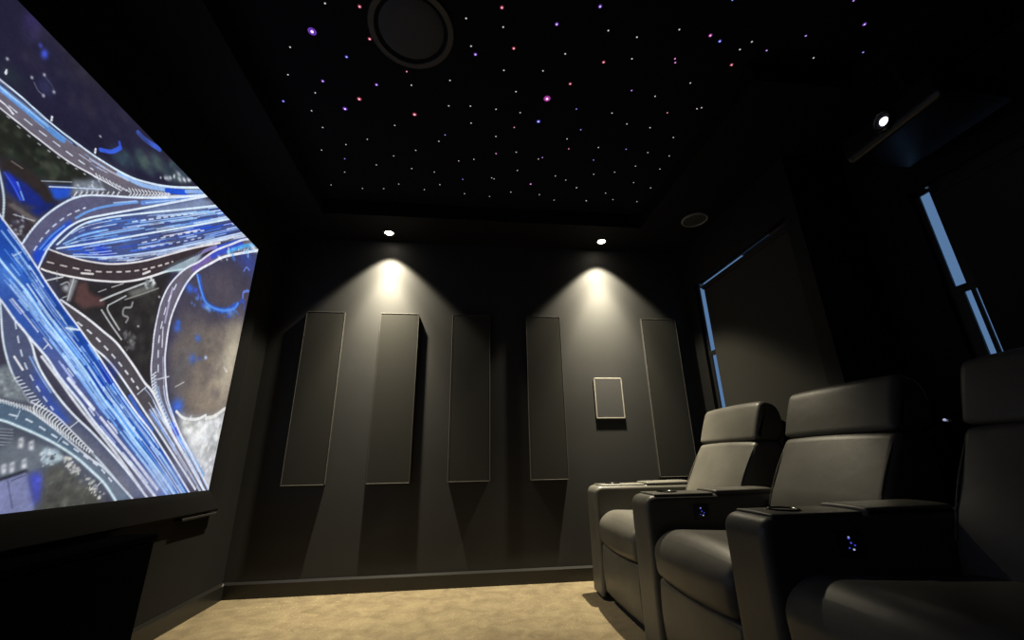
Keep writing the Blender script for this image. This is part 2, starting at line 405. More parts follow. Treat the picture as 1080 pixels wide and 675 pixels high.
def paint_screen():
    ys = np.concatenate([np.arange(SY0, 0.97, 0.010), np.arange(0.97, SY1, 0.0030), [SY1]])
    zs = np.append(np.arange(SZ0, SZ1, 0.0028), SZ1)
    ny, nz = len(ys), len(zs)
    img = np.zeros((ny, nz, 3)); img[:] = (60, 60, 76)
    rng = np.random.RandomState(4)
    def catmull(p, n=8):
        p = np.array(p, float)
        if len(p) < 3:
            t = np.linspace(0, 1, n + 1)[:, None]
            return p[0] * (1 - t) + p[-1] * t
        q = np.vstack([2 * p[0] - p[1], p, 2 * p[-1] - p[-2]]); out = []
        for i in range(1, len(q) - 2):
            for k in range(n):
                t = k / n
                out.append(0.5 * (2 * q[i] + (q[i + 1] - q[i - 1]) * t + (2 * q[i - 1] - 5 * q[i] + 4 * q[i + 1] - q[i + 2]) * t * t + (3 * q[i] - q[i - 1] - 3 * q[i + 1] + q[i + 2]) * t ** 3))
        out.append(p[-1]); return np.array(out)
    def win(y0, y1, z0, z1):
        a, b = np.searchsorted(ys, [y0, y1]); c, d = np.searchsorted(zs, [z0, z1])
        return max(a - 1, 0), min(b + 1, ny), max(c - 1, 0), min(d + 1, nz)
    def mixin(a, b, c, d, al, col):
        if b > a and d > c:
            img[a:b, c:d] += (np.array(col, float) - img[a:b, c:d]) * al[..., None]
    def segs(P, W, col, al):
        # coverage of a whole polyline accumulated first, so overlaps do not double up
        hw = W / 2; pad = 0.004
        a, b, c, d = win(P[:, 0].min() - hw.max() - pad, P[:, 0].max() + hw.max() + pad, P[:, 1].min() - hw.max() - pad, P[:, 1].max() + hw.max() + pad)
        if b <= a or d <= c: return
        cov = np.zeros((b - a, d - c))
        for i in range(len(P) - 1):
            h = max(hw[i], hw[i + 1]) + pad
            e, f, g, k = win(min(P[i, 0], P[i + 1, 0]) - h, max(P[i, 0], P[i + 1, 0]) + h, min(P[i, 1], P[i + 1, 1]) - h, max(P[i, 1], P[i + 1, 1]) + h)
            e, f, g, k = max(e, a), min(f, b), max(g, c), min(k, d)
            if f <= e or k <= g: continue
            Y, Z = ys[e:f, None], zs[None, g:k]
            v = P[i + 1] - P[i]; l2 = v @ v + 1e-12
            t = np.clip(((Y - P[i, 0]) * v[0] + (Z - P[i, 1]) * v[1]) / l2, 0, 1)
            dist = np.hypot(Y - P[i, 0] - t * v[0], Z - P[i, 1] - t * v[1])
            w = hw[i] + (hw[i + 1] - hw[i]) * t
            soft = np.maximum(0.0022, w * 0.35)
            cv = np.clip((w - dist) / soft + 0.5, 0, 1) * np.minimum(1, w / 0.0012)
            sub = cov[e - a:f - a, g - c:k - c]
            np.maximum(sub, cv, out=sub)
        mixin(a, b, c, d, cov * al, col)
    def inside(P, a, b, c, d):
        Y, Z = ys[a:b, None], zs[None, c:d]
        m = np.zeros((b - a, d - c), bool)
        for i in range(len(P)):
            (y0, z0), (y1, z1) = P[i - 1], P[i]
            if z0 == z1: continue
            m ^= ((z0 > Z) != (z1 > Z)) & (Y < (y1 - y0) * (Z - z0) / (z1 - z0) + y0)
        return m
    def blur(m, r):
        for ax, st in ((0, 0.003), (1, 0.0028)):
            k = int(round(r / st))
            if k < 1: continue
            k = min(k, 30)
            for _ in range(2):
                cs = np.cumsum(np.pad(m, [(k + 1, k) if i == ax else (0, 0) for i in (0, 1)], mode='edge'), axis=ax)
                n = m.shape[ax]
                m = (np.take(cs, range(2 * k + 1, 2 * k + 1 + n), ax) - np.take(cs, range(0, n), ax)) / (2 * k + 1)
        return m
    def fill(P, f, col, al):
        pad = f * 3 + 0.01
        a, b, c, d = win(P[:, 0].min() - pad, P[:, 0].max() + pad, P[:, 1].min() - pad, P[:, 1].max() + pad)
        if b <= a or d <= c: return
        mixin(a, b, c, d, blur(inside(P, a, b, c, d).astype(float), f) * al, col)
    def disc(c_, r, col, al, p=1.1):
        a, b, c, d = win(c_[0] - 2.2 * r[0], c_[0] + 2.2 * r[0], c_[1] - 2.2 * r[1], c_[1] + 2.2 * r[1])
        if b <= a or d <= c: return
        q = ((ys[a:b, None] - c_[0]) / r[0]) ** 2 + ((zs[None, c:d] - c_[1]) / r[1]) ** 2
        mixin(a, b, c, d, np.exp(-(q ** p)) * al, col)
    MM = 0.001
    for op in SCREEN:
        k = op[0]
        if k == 'P':
            _, col, f, al, P = op; fill(np.array(P, float) * MM, f * MM, col, al)
        elif k == 'R':
            _, col, al, A, B = op
            P = np.vstack([catmull(A), catmull(B)[::-1]])[:, :2] * MM; fill(P, 0.001, col, al)
        elif k == 'L':
            _, col, al, P = op; P = catmull(P) * MM; segs(P[:, :2], P[:, 2], col, al)
        elif k == 'D':
            _, col, al, on, off, P = op; P = catmull(P, 24) * MM
            s = np.concatenate([[0], np.cumsum(np.hypot(*np.diff(P[:, :2], axis=0).T))]); t = 0; sc = P[:, 2].mean()
            while t < s[-1]:
                e = min(t + on * sc, s[-1]); u = np.linspace(t, e, 3)
                Q = np.array([np.interp(u, s, P[:, j]) for j in range(3)]).T
                segs(Q[:, :2], Q[:, 2], col, al); t = e + off * sc
        elif k == 'B':
            _, col, c_, r, al = op; disc((c_[0] * MM, c_[1] * MM), (r[0] * MM, r[1] * MM), col, al)
        elif k == 'S':
            _, cols, al, A, B, n, seed, t0, t1, s0, s1, ln = op
            r_ = np.random.RandomState(seed); A = catmull(A) * MM; B = catmull(B) * MM
            ta, tb = np.linspace(0, 1, len(A)), np.linspace(0, 1, len(B))
            for i in range(n):
                s = s0 + (s1 - s0) * r_.rand(); st = t0 + (t1 - t0) * r_.rand(); en = min(st + ln * (0.3 + r_.rand() * 1.2), 1.0)
                u = np.linspace(st, en, 9)
                a = np.array([np.interp(u, ta, A[:, j]) for j in range(3)]).T; b = np.array([np.interp(u, tb, B[:, j]) for j in range(3)]).T
                Q = a * (1 - s) + b * s
                segs(Q[:, :2], Q[:, 2] * (0.7 + 0.7 * r_.rand()), cols[r_.randint(len(cols))], al)
        elif k == 'K':
            _, cols, rr, al, P, n, seed = op
            r_ = np.random.RandomState(seed); P = np.array(P, float) * MM; c0 = 0
            lo, hi = P.min(0), P.max(0)
            while c0 < n:
                q = lo + (hi - lo) * r_.rand(2); hit = False
                for i in range(len(P)):
                    (y0, z0), (y1, z1) = P[i - 1], P[i]
                    if (z0 > q[1]) != (z1 > q[1]) and q[0] < (y1 - y0) * (q[1] - z0) / (z1 - z0) + y0: hit = not hit
                if hit:
                    sz = rr * MM * (0.4 + 0.9 * r_.rand()); disc(q, (sz * (0.6 + r_.rand()), sz), cols[r_.randint(len(cols))], al); c0 += 1
    # the rest of the interchange, towards the camera's end of the screen
    for k, z in enumerate(zs):
        ye = 1.0351 + (z - 1.9980) * -0.36494 - 0.012
        n_ = np.searchsorted(ys, ye)
        for ch in range(3):
            img[:n_, k, ch] = np.interp(2 * ye - ys[:n_], ys, img[:, k, ch].copy())
    for st, am in ((1, 0.10), (3, 0.12), (7, 0.10), (16, 0.10), (40, 0.08)):
        g = rng.rand(ny // st + 2, nz // st + 2) - 0.5
        a_ = np.arange(ny) / st; b_ = np.arange(nz) / st
        i0, j0 = a_.astype(int), b_.astype(int); fa, fb = (a_ - i0)[:, None], (b_ - j0)[None, :]
        v = (g[i0][:, j0] * (1 - fa) + g[i0 + 1][:, j0] * fa) * (1 - fb) + (g[i0][:, j0 + 1] * (1 - fa) + g[i0 + 1][:, j0 + 1] * fa) * fb
        img *= 1 + am * 0.75 * v[..., None]
    img = np.clip(img, 0, 255) / 255.0
    lin = np.where(img <= 0.04045, img / 12.92, ((img + 0.055) / 1.055) ** 2.4)
    Yg, Zg = np.meshgrid(ys, zs, indexing='ij')
    co = np.stack([np.full_like(Yg, SX), Yg, Zg], -1).reshape(-1, 3)
    ii = np.arange(ny * nz).reshape(ny, nz)
    q = np.stack([ii[:-1, :-1], ii[1:, :-1], ii[1:, 1:], ii[:-1, 1:]], -1).reshape(-1, 4)
    me = bpy.data.meshes.new('picture')
    me.vertices.add(len(co)); me.vertices.foreach_set('co', co.ravel())
    me.loops.add(q.size); me.loops.foreach_set('vertex_index', q.ravel())
    me.polygons.add(len(q)); me.polygons.foreach_set('loop_start', np.arange(0, q.size, 4)); me.polygons.foreach_set('loop_total', np.full(len(q), 4))
    me.update(calc_edges=True)
    at = me.color_attributes.new('picture', 'FLOAT_COLOR', 'POINT')
    at.data.foreach_set('color', np.concatenate([lin.reshape(-1, 3), np.ones((ny * nz, 1))], 1).ravel())
    return me

SCREEN = [
('P',(36,34,56),13.1,1,((923,2101),(1051,2187),(2832,2248),(2009,2119),(1640,1916),(1344,1850),(1088,1854),(1012,1855))),
('B',(50,46,56),(1289,2155),(130.3,80.7),0.7),
('B',(44,42,62),(1553,2149),(167.1,112.6),0.6),
('B',(58,52,58),(1807,2136),(138.7,76.7),0.5),
('B',(44,56,62),(1111,1893),(41.3,32.4),0.7),
('B',(40,46,60),(1156,1816),(32.6,38.4),0.5),
('B',(34,32,54),(1218,1900),(97.6,58.4),0.7),
('P',(38,40,36),12,1,((1057,1731),(1116,1778),(1172,1776),(1249,1773),(1342,1774),(1425,1789),(1440,1750),(1338,1669),(1263,1649),(1201,1657),(1107,1594))),
('K',((62,70,58),(28,30,28),(74,78,66),(40,52,44)),12.3,0.5,((1126,1749),(1239,1756),(1376,1762),(1388,1730),(1290,1662),(1188,1653)),60,3),
('K',((66,86,92),(54,70,84),(80,98,92),(46,56,70)),24.2,0.6,((1514,1909),(1623,1961),(1922,2131),(1840,2147),(1645,2054),(1480,1936)),60,4),
('P',(62,60,84),20.4,1,((1661,1580),(2237,1922),(2971,2324),(2929,2004),(2682,975),(2455,626),(2112,974),(1933,1288),(1997,1544))),
('P',(70,66,82),30,1,((2091,1688),(2662,2111),(2647,1714),(2526,1516),(2093,1382),(2015,1551))),
('B',(100,92,100),(2345,1717),(177.5,127.2),0.5),
('B',(60,80,180),(2536,1996),(148,79),0.6),
('P',(112,102,96),30,1,((2093,1382),(2632,1625),(2622,1024),(2315,994),(2169,1070),(2051,1275))),
('B',(160,146,128),(2452,1188),(189.7,199.1),0.75),
('B',(205,195,172),(2574,1364),(116.9,224),0.8),
('B',(120,110,104),(2207,1443),(162.1,74.2),0.5),
('B',(92,90,98),(2159,1207),(94.2,175.6),0.6),
('P',(200,202,204),19.6,1,((2202,1019),(2286,991),(2410,998),(2528,1015),(2641,1081),(2741,1104),(2664,563),(2516,678),(2309,891))),
('B',(176,178,170),(2317,947),(75.7,36.4),0.7),
('B',(150,152,152),(2549,862),(82.8,44.7),0.8),
('B',(246,248,252),(2432,897),(67,38),0.8),
('B',(170,170,185),(2591,753),(84.7,49.9),0.6),
('K',((240,244,248),(160,162,165),(225,228,235),(250,250,250)),14.5,0.7,((2243,987),(2634,1047),(2644,712),(2518,716)),50,5),
('P',(45,42,44),13,1,((1442,1384),(1620,1436),(1854,1577),(1939,1642),(1915,1417),(2011,1081),(1867,1166),(1662,1264),(1484,1310))),
('K',((60,58,54),(34,32,34),(70,68,66)),22.6,0.4,((1610,1345),(1869,1537),(1963,1209),(1860,1184)),50,6),
('P',(78,84,98),12.6,1,((1322,939),(1417,951),(1681,834),(1907,664),(1959,523),(1446,597))),
('P',(118,126,134),5.3,1,((1280,1053),(1382,1048),(1398,1064),(1512,961),(1414,959),(1309,974))),
('K',((160,170,175),(90,96,104),(190,200,205)),5.6,0.6,((1384,1043),(1409,1048),(1482,978),(1411,967)),30,7),
('P',(74,74,68),14,1,((1625,741),(1661,789),(1716,758),(1904,647),(1949,575),(1660,608))),
('K',((92,96,84),(54,54,50),(112,114,102)),10.5,0.5,((1639,756),(1706,764),(1890,648),(1885,605),(1670,627)),40,8),
('K',((220,220,205),(190,195,190),(240,240,230),(130,130,125)),5.5,0.8,((1650,802),(1713,796),(1919,656),(1890,638)),70,9),
('P',(30,42,120),5.8,1,((1183,1614),(1209,1628),(1285,1633),(1336,1599),(1334,1569),(1261,1548),(1211,1560))),
('L',(60,90,230),0.9,((1191,1607,5.9),(1225,1584,6.1),(1258,1556,6.3))),
('L',(120,170,255),1,((1230,1602,3.9),(1265,1561,4))),
('L',(40,60,210),0.7,((1196,1617,10.9),(1242,1583,11.3))),
('P',(58,52,58),5.7,1,((1203,1537),(1243,1535),(1309,1531),(1332,1503),(1305,1445),(1241,1434))),
('P',(46,40,40),5.9,1,((1166,1641),(1208,1662),(1261,1662),(1311,1649),(1365,1623),(1350,1579),(1309,1602),(1255,1614),(1202,1615),(1179,1604))),
('P',(104,98,98),2.9,1,((1231,1520),(1243,1535),(1324,1526),(1318,1508))),
('L',(190,195,205),1,((1255,1502,2.8),(1315,1517,3))),
('L',(180,170,160),0.8,((1195,1651,2.5),(1229,1651,2.6))),
('K',((180,190,210),(90,90,110),(60,60,90),(220,225,235)),5.7,0.6,((1251,1513),(1311,1511),(1305,1445),(1267,1436)),25,10),
('P',(40,84,205),6.6,1,((1317,1650),(1384,1700),(1391,1661),(1349,1620))),
('P',(120,128,140),7.2,1,((1376,1721),(1491,1810),(1511,1755),(1383,1663),(1391,1701))),
('L',(200,215,240),1,((1317,1650,3.8),(1397,1705,4.2),(1503,1776,4.7))),
('L',(150,160,170),1,((1290,1652,3.1),(1378,1715,3.4))),
('K',((225,232,245),(180,190,210),(90,96,110)),5.1,0.7,((1388,1730),(1467,1801),(1508,1762),(1394,1671)),30,11),
('P',(28,40,110),6.2,1,((1288,1538),(1331,1596),(1363,1618),(1320,1537))),
('P',(72,86,140),10.3,1,((1397,1462),(1422,1535),(1471,1611),(1536,1687),(1680,1809),(1994,2091),(2338,2146),(2832,2248),(2222,1913),(1901,1708),(1715,1573),(1594,1508),(1466,1466))),
('P',(150,165,190),11.4,0.7,((1683,1802),(1983,2077),(2112,2150),(2039,2040),(1735,1817))),
('S',((110,165,240),(150,200,250),(80,130,220),(190,215,250),(60,80,150)),0.9,((1407,1482,3.6),(1459,1589,3.9),(1541,1673,4.3),(1687,1790,5.1),(2000,2031,6.7),(2293,2263,8.5)),((1411,1469,3.6),(1531,1559,4.1),(1777,1751,5.4),(2032,1949,6.7),(2376,2224,8.8)),56,21,0.04,0.96,0.05,0.95,0.16),
('S',((70,120,235),(40,80,205),(120,160,235),(170,195,240),(66,70,110)),0.9,((1411,1469,3.9),(1531,1559,4.5),(1777,1751,5.9),(2032,1949,7.4),(2376,2224,9.6)),((1456,1464,4.1),(1605,1538,4.8),(1817,1677,5.9),(2065,1861,7.4),(2468,2171,10)),46,22,0.04,0.96,0.05,0.9,0.16),
('B',(34,62,200),(1569,1548),(66.6,20.4),0.8),
('B',(40,80,215),(1528,1510),(48.4,9.9),0.6),
('B',(70,70,92),(1910,1773),(125.7,24.8),0.6),
('B',(80,84,110),(1773,1792),(98.8,21.6),0.5),
('S',((150,180,230),(200,210,230),(120,130,150),(90,100,130)),0.9,((1456,1464,3.4),(1605,1538,4),(1817,1677,4.9),(2065,1861,6.1),(2468,2171,8.3)),((1594,1508,3.9),(1757,1604,4.6),(2010,1798,5.8),(2479,2143,8.3)),30,23,0.1,0.9,0.05,0.95,0.15),
('L',(215,235,255),1,((1407,1482,5.5),(1459,1589,6),(1541,1673,6.7),(1687,1790,7.8),(2000,2031,10.4),(2293,2263,13.1))),
('L',(215,235,255),1,((1411,1469,5.5),(1531,1559,6.4),(1777,1751,8.3),(2032,1949,10.4),(2376,2224,13.6))),
('L',(190,215,250),1,((1456,1464,5.1),(1605,1538,6),(1817,1677,7.4),(2065,1861,9.2),(2468,2171,12.5))),
('L',(190,210,240),1,((1855,1659,6.6),(2015,1784,7.6),(2191,1920,8.8),(2479,2143,10.8))),
('D',(230,240,252),0.8,3.85,3.08,((1656,1729,5.7),(1813,1853,6.7),(1979,1982,7.8))),
('D',(225,235,250),0.8,4.17,5,((1731,1672,5.5),(1871,1787,6.3),(2076,1941,7.6))),
('D',(225,235,250),0.7,3.64,5.45,((1740,1650,5.1),(1938,1794,6.1),(2089,1909,6.9))),
('R',(108,102,116),1,((1034,1860),(1087,1857),(1142,1858),(1204,1854),(1270,1852),(1360,1857),(1439,1865),(1547,1886),(1639,1919),(1790,2003),(1996,2151)),((1064,1780),(1116,1778),(1172,1776),(1249,1773),(1342,1774),(1425,1789),(1478,1796),(1562,1819),(1659,1866),(1832,1981),(2030,2129))),
('L',(92,150,225),0.9,((1043,1835,17.4),(1095,1833,18.5),(1146,1832,19.6),(1212,1831,21),(1272,1829,22.4),(1299,1830,23))),
('L',(150,200,250),0.9,((1094,1836,6.6),(1164,1836,7.2),(1243,1834,7.8))),
('L',(30,60,110),0.9,((1091,1846,4.8),(1159,1850,5.1),(1256,1846,5.7),(1346,1844,6.2))),
('L',(150,190,245),0.9,((1528,1871,16.5),(1645,1904,18.3),(1774,1975,20.6))),
('L',(38,84,205),1,((1775,1971,25.8),(1887,2042,28.4))),
('L',(140,180,240),0.9,((1886,2047,17.1),(2003,2133,18.8))),
('L',(200,205,225),0.7,((1407,1838,7.3),(1488,1852,7.9),(1576,1875,8.6))),
('D',(225,235,250),0.9,5,5.71,((1133,1804,3.8),(1193,1800,4.1),(1289,1801,4.5),(1361,1803,4.8),(1430,1810,5.2))),
('L',(235,235,245),1,((1108,1799,4.8),(1130,1797,4.9),(1149,1790,5))),
('L',(215,235,255),1,((1034,1860,4.7),(1087,1857,5),(1142,1858,5.3),(1204,1854,5.7),(1270,1852,6.1),(1360,1857,6.7),(1439,1865,7.2),(1547,1886,8),(1639,1919,8.7),(1790,2003,10),(1996,2151,11.9))),
('L',(228,228,238),1,((1064,1780,4.2),(1116,1778,4.5),(1172,1776,4.8),(1249,1773,5.2),(1342,1774,5.7),(1425,1789,6.2),(1478,1796,6.5),(1562,1819,7.1),(1659,1866,7.8),(1832,1981,9.2),(2030,2129,10.9))),
('D',(215,215,225),0.7,1.43,6.43,((1106,1775,3.7),(1238,1759,4.2),(1411,1773,5))),
('L',(240,245,255),1,((1247,1861,5.7),(1245,1875,5.7))),
('L',(240,245,255),1,((1415,1874,6.7),(1413,1890,6.7))),
('L',(240,245,255),1,((1092,1886,4.8),(1090,1899,4.9))),
('P',(88,88,100),4.1,1,((1441,1802),(1561,1823),(1702,1903),(1836,1989),(1621,1825),(1483,1735),(1400,1676),(1392,1678),(1505,1772))),
('L',(232,236,245),0.9,((1445,1804,4.5),(1463,1793,4.6))),
('L',(232,236,245),0.9,((1459,1807,4.6),(1477,1797,4.6))),
('L',(232,236,245),0.9,((1473,1810,4.6),(1492,1802,4.7))),
('L',(232,236,245),0.9,((1488,1814,4.7),(1506,1806,4.8))),
('L',(232,236,245),0.9,((1503,1817,4.8),(1521,1811,4.8))),
('L',(232,236,245),0.9,((1519,1820,4.8),(1536,1816,4.9))),
('L',(232,236,245),0.9,((1534,1824,4.9),(1552,1820,5))),
('L',(232,236,245),0.9,((1550,1827,5),(1568,1825,5))),
('L',(232,236,245),0.9,((1567,1831,5),(1584,1830,5.1))),
('L',(232,236,245),0.9,((1583,1834,5.1),(1600,1835,5.2))),
('L',(232,236,245),0.9,((1401,1673,4.1),(1405,1693,4.2))),
('L',(232,236,245),0.9,((1418,1685,4.2),(1422,1706,4.3))),
('L',(232,236,245),0.9,((1436,1697,4.3),(1440,1719,4.4))),
('L',(232,236,245),0.9,((1454,1710,4.4),(1458,1732,4.4))),
('L',(232,236,245),0.9,((1472,1723,4.5),(1477,1745,4.5))),
('L',(232,236,245),0.9,((1491,1737,4.6),(1496,1759,4.6))),
('L',(232,236,245),0.9,((1511,1751,4.7),(1516,1774,4.7))),
('L',(232,236,245),0.9,((1531,1765,4.8),(1536,1789,4.9))),
('L',(232,236,245),0.9,((1552,1780,4.9),(1557,1804,5))),
('L',(235,240,248),0.9,((1591,1847,4.7),(1607,1838,4.8),(1603,1815,4.8))),
('L',(235,240,248),0.9,((1606,1856,4.8),(1622,1847,4.9),(1617,1826,4.8))),
('L',(235,240,248),0.9,((1620,1865,4.9),(1636,1857,4.9),(1631,1837,4.9))),
('L',(235,240,248),0.9,((1635,1874,5),(1651,1867,5),(1645,1847,5))),
('L',(235,240,248),0.9,((1650,1883,5),(1666,1878,5.1),(1660,1858,5))),
('L',(235,240,248),0.9,((1666,1892,5.1),(1681,1888,5.2),(1674,1870,5.1))),
('L',(235,240,248),0.9,((1682,1902,5.2),(1697,1899,5.2),(1689,1881,5.2))),
('L',(235,240,248),0.9,((1698,1912,5.3),(1713,1910,5.3),(1705,1893,5.3))),
('L',(235,240,248),0.9,((1714,1921,5.3),(1729,1921,5.4),(1720,1905,5.3))),
('L',(235,240,248),0.9,((1731,1932,5.4),(1746,1933,5.5),(1736,1917,5.4))),
('L',(235,240,248),0.9,((1748,1942,5.5),(1762,1944,5.6),(1753,1930,5.5))),
('L',(235,240,248),0.9,((1766,1953,5.6),(1780,1956,5.7),(1769,1943,5.6))),
('L',(235,240,248),0.9,((1784,1963,5.7),(1798,1968,5.8),(1787,1956,5.7))),
('L',(235,240,250),0.9,((1445,1792,4.5),(1563,1815,5))),
('L',(225,230,245),0.9,((1397,1665,4.1),(1506,1745,4.7),(1663,1855,5.5),(1859,2002,6.6))),
('R',(62,54,58),1,((1370,1454),(1406,1456),(1466,1466),(1538,1484),(1634,1522),(1759,1598),(1901,1708),(2035,1814),(2226,1952)),((1389,1382),(1409,1383),(1457,1392),(1547,1416),(1619,1441),(1700,1475),(1786,1527),(1878,1598),(1958,1666),(2053,1766))),
('P',(58,50,54),6.4,1,((1901,1708),(2103,1871),(2482,2138),(2383,2028),(2128,1805),(2009,1702),(1949,1652))),
('L',(60,90,210),0.9,((2191,1896,20.1),(2334,2013,22.5),(2486,2126,25))),
('L',(150,140,210),0.8,((2009,1722,17.2),(2116,1838,19),(2202,1915,20.4))),
('D',(215,205,205),0.9,3.33,4,((1398,1412,4.7),(1479,1431,5.1),(1587,1466,5.8),(1728,1536,6.6),(1841,1613,7.4),(1925,1680,8))),
('L',(240,235,235),0.9,((1522,1429,7.1),(1565,1446,7.5))),
('L',(240,235,235),0.9,((1783,1549,9.3),(1813,1576,9.6))),
('L',(228,225,230),1,((1370,1454,5.3),(1406,1456,5.5),(1466,1466,5.8),(1538,1484,6.3),(1634,1522,6.9),(1759,1598,7.8),(1901,1708,9),(2035,1814,10.1),(2226,1952,11.8))),
('L',(232,230,232),1,((1389,1382,6.2),(1409,1383,6.3),(1457,1392,6.6),(1547,1416,7.3),(1619,1441,7.8),(1700,1475,8.5),(1786,1527,9.2),(1878,1598,10.1),(1958,1666,10.9),(2053,1766,11.9))),
('R',(92,92,122),1,((1305,1411),(1309,1434),(1318,1483),(1335,1540),(1367,1609),(1409,1672),(1470,1726),(1664,1853),(1834,1976),(2030,2131)),((1380,1355),(1380,1390),(1384,1451),(1402,1512),(1428,1569),(1467,1621),(1530,1680),(1679,1811),(1868,1979),(2058,2149))),
('P',(32,72,200),6.4,0.95,((1346,1413),(1360,1463),(1385,1521),(1418,1586),(1435,1581),(1402,1512),(1384,1451),(1380,1390),(1362,1387))),
('L',(110,165,240),0.9,((1434,1604,7.7),(1473,1661,8.1),(1536,1725,8.7),(1649,1821,9.9))),
('L',(100,150,235),0.8,((1672,1832,18.4),(1837,1968,21.6),(1991,2100,24.7))),
('L',(90,150,240),0.9,((1362,1439,4.9),(1380,1499,5.1),(1407,1556,5.3))),
('L',(130,180,250),0.9,((1374,1442,4),(1393,1499,4.2),(1417,1551,4.4))),
('D',(220,230,250),0.9,3.85,4.62,((1347,1428,3.9),(1358,1486,4),(1378,1542,4.2),(1411,1605,4.4),(1453,1660,4.7))),
('L',(170,200,245),0.9,((1550,1748,5.3),(1643,1822,5.8))),
('L',(170,200,245),0.9,((1689,1845,5.6),(1838,1964,6.5))),
('L',(222,236,255),1,((1305,1411,5.4),(1309,1434,5.5),(1318,1483,5.6),(1335,1540,5.9),(1367,1609,6.2),(1409,1672,6.6),(1470,1726,7.1),(1664,1853,8.7),(1834,1976,10.2),(2030,2131,12.1))),
('L',(222,236,255),1,((1380,1355,5.7),(1380,1390,5.8),(1384,1451,6),(1402,1512,6.2),(1428,1569,6.5),(1467,1621,6.9),(1530,1680,7.4),(1679,1811,8.7),(1868,1979,10.5),(2058,2149,12.4))),
('P',(150,168,180),5.7,1,((1885,1611),(1950,1687),(2112,1825),(2080,1737),(2005,1653),(1964,1649))),
('L',(60,66,76),0.8,((1889,1618,4.6),(1903,1642,4.7))),
('L',(60,66,76),0.8,((1901,1629,4.7),(1915,1654,4.7))),
('L',(60,66,76),0.8,((1913,1641,4.7),(1927,1665,4.8))),
('L',(60,66,76),0.8,((1925,1652,4.8),(1940,1678,4.9))),
('L',(60,66,76),0.8,((1938,1664,4.8),(1952,1690,4.9))),
('L',(60,66,76),0.8,((1950,1676,4.9),(1965,1702,5))),
('L',(60,66,76),0.8,((1963,1689,5),(1978,1715,5))),
('L',(60,66,76),0.8,((1976,1701,5),(1992,1728,5.1))),
('L',(60,66,76),0.8,((1990,1714,5.1),(2005,1741,5.2))),
('L',(60,66,76),0.8,((2003,1727,5.1),(2019,1754,5.2))),
('L',(60,66,76),0.8,((2017,1740,5.2),(2033,1767,5.3))),
('L',(60,66,76),0.8,((2031,1753,5.3),(2047,1781,5.4))),
('L',(60,66,76),0.8,((2045,1767,5.3),(2062,1795,5.4))),
('L',(60,66,76),0.8,((2059,1780,5.4),(2077,1809,5.5))),
('L',(60,66,76),0.8,((2074,1794,5.5),(2092,1824,5.6))),
('L',(60,66,76),0.8,((2089,1809,5.6),(2107,1838,5.7))),
('L',(200,230,235),0.8,((1887,1607,7.1),(1997,1675,7.9),(2082,1732,8.5))),
('R',(104,100,116),1,((2812,2299),(2486,2126),(2321,1993),(2196,1882),(2100,1769),(2031,1702),(1978,1630),(1943,1560),(1928,1497),(1925,1439),(1934,1333),(1953,1250),(1976,1164),(2023,1079),(2081,1023),(2198,921),(2336,819),(2490,703),(2590,617)),((2832,2248),(2630,2123),(2449,2005),(2287,1894),(2190,1803),(2104,1716),(2056,1635),(2029,1552),(2011,1452),(2011,1380),(2027,1287),(2047,1215),(2110,1083),(2163,1015),(2271,912),(2389,820),(2518,716),(2645,613))),
('L',(116,96,170),0.9,((2079,1720,36),(2121,1779,37.6),(2177,1837,39.4))),
('L',(60,80,200),0.9,((2190,1849,33.2),(2305,1953,36.4),(2430,2054,39.9))),
('L',(80,170,240),0.8,((2311,1938,21.9),(2444,2049,24.1),(2583,2140,26.4))),
('L',(200,190,230),0.7,((1970,1562,11.8),(1972,1485,11.6),(1980,1394,11.4))),
('L',(80,100,220),0.9,((2202,947,32.7),(2322,855,34.8))),
('L',(120,180,250),0.9,((2276,899,22.7),(2423,792,24.4),(2539,706,25.8))),
('L',(150,190,250),0.9,((2279,854,7.9),(2468,717,8.7))),
('D',(225,235,250),0.9,4.62,5.38,((1987,1589,7.1),(1963,1472,6.8),(1967,1343,6.6),(1986,1259,6.5),(2032,1136,6.6))),
('L',(230,225,235),0.9,((1976,1369,6.7),(2003,1281,6.7))),
('L',(232,235,248),1,((2832,2248,20.3),(2630,2123,18),(2449,2005,16),(2287,1894,14.2),(2190,1803,13.2),(2104,1716,12.2),(2056,1635,11.6),(2029,1552,11.2),(2011,1452,10.8),(2011,1380,10.6),(2027,1287,10.4),(2047,1215,10.4),(2110,1083,10.5),(2163,1015,10.8),(2271,912,11.3),(2389,820,12),(2518,716,12.8),(2645,613,13.5))),
('L',(222,225,240),1,((2812,2299,17.2),(2486,2126,14.2),(2321,1993,12.6),(2196,1882,11.4),(2100,1769,10.5),(2031,1702,9.8),(1978,1630,9.3),(1943,1560,8.9),(1928,1497,8.7),(1925,1439,8.5),(1934,1333,8.4),(1953,1250,8.3),(1976,1164,8.3),(2023,1079,8.4),(2081,1023,8.6),(2198,921,9.2),(2336,819,9.9),(2490,703,10.6),(2590,617,11.1))),
('L',(220,225,235),0.8,((2027,1135,6),(2094,1161,6.4))),
('P',(120,124,136),5.1,1,((1975,1160),(2029,1114),(2081,1057),(2195,929),(2146,952),(2028,1067))),
('L',(240,244,250),0.9,((1987,1145,5.4),(2007,1164,5.5))),
('L',(240,244,250),0.9,((1992,1131,5.4),(2012,1150,5.5))),
('L',(240,244,250),0.9,((1998,1117,5.4),(2017,1135,5.5))),
('L',(240,244,250),0.9,((2004,1103,5.4),(2022,1121,5.5))),
('L',(240,244,250),0.9,((2010,1089,5.4),(2027,1107,5.5))),
('L',(240,244,250),0.9,((2016,1075,5.4),(2032,1093,5.5))),
('L',(240,244,250),0.9,((2030,1063,5.4),(2046,1080,5.5))),
('L',(240,244,250),0.9,((2045,1050,5.5),(2060,1066,5.6))),
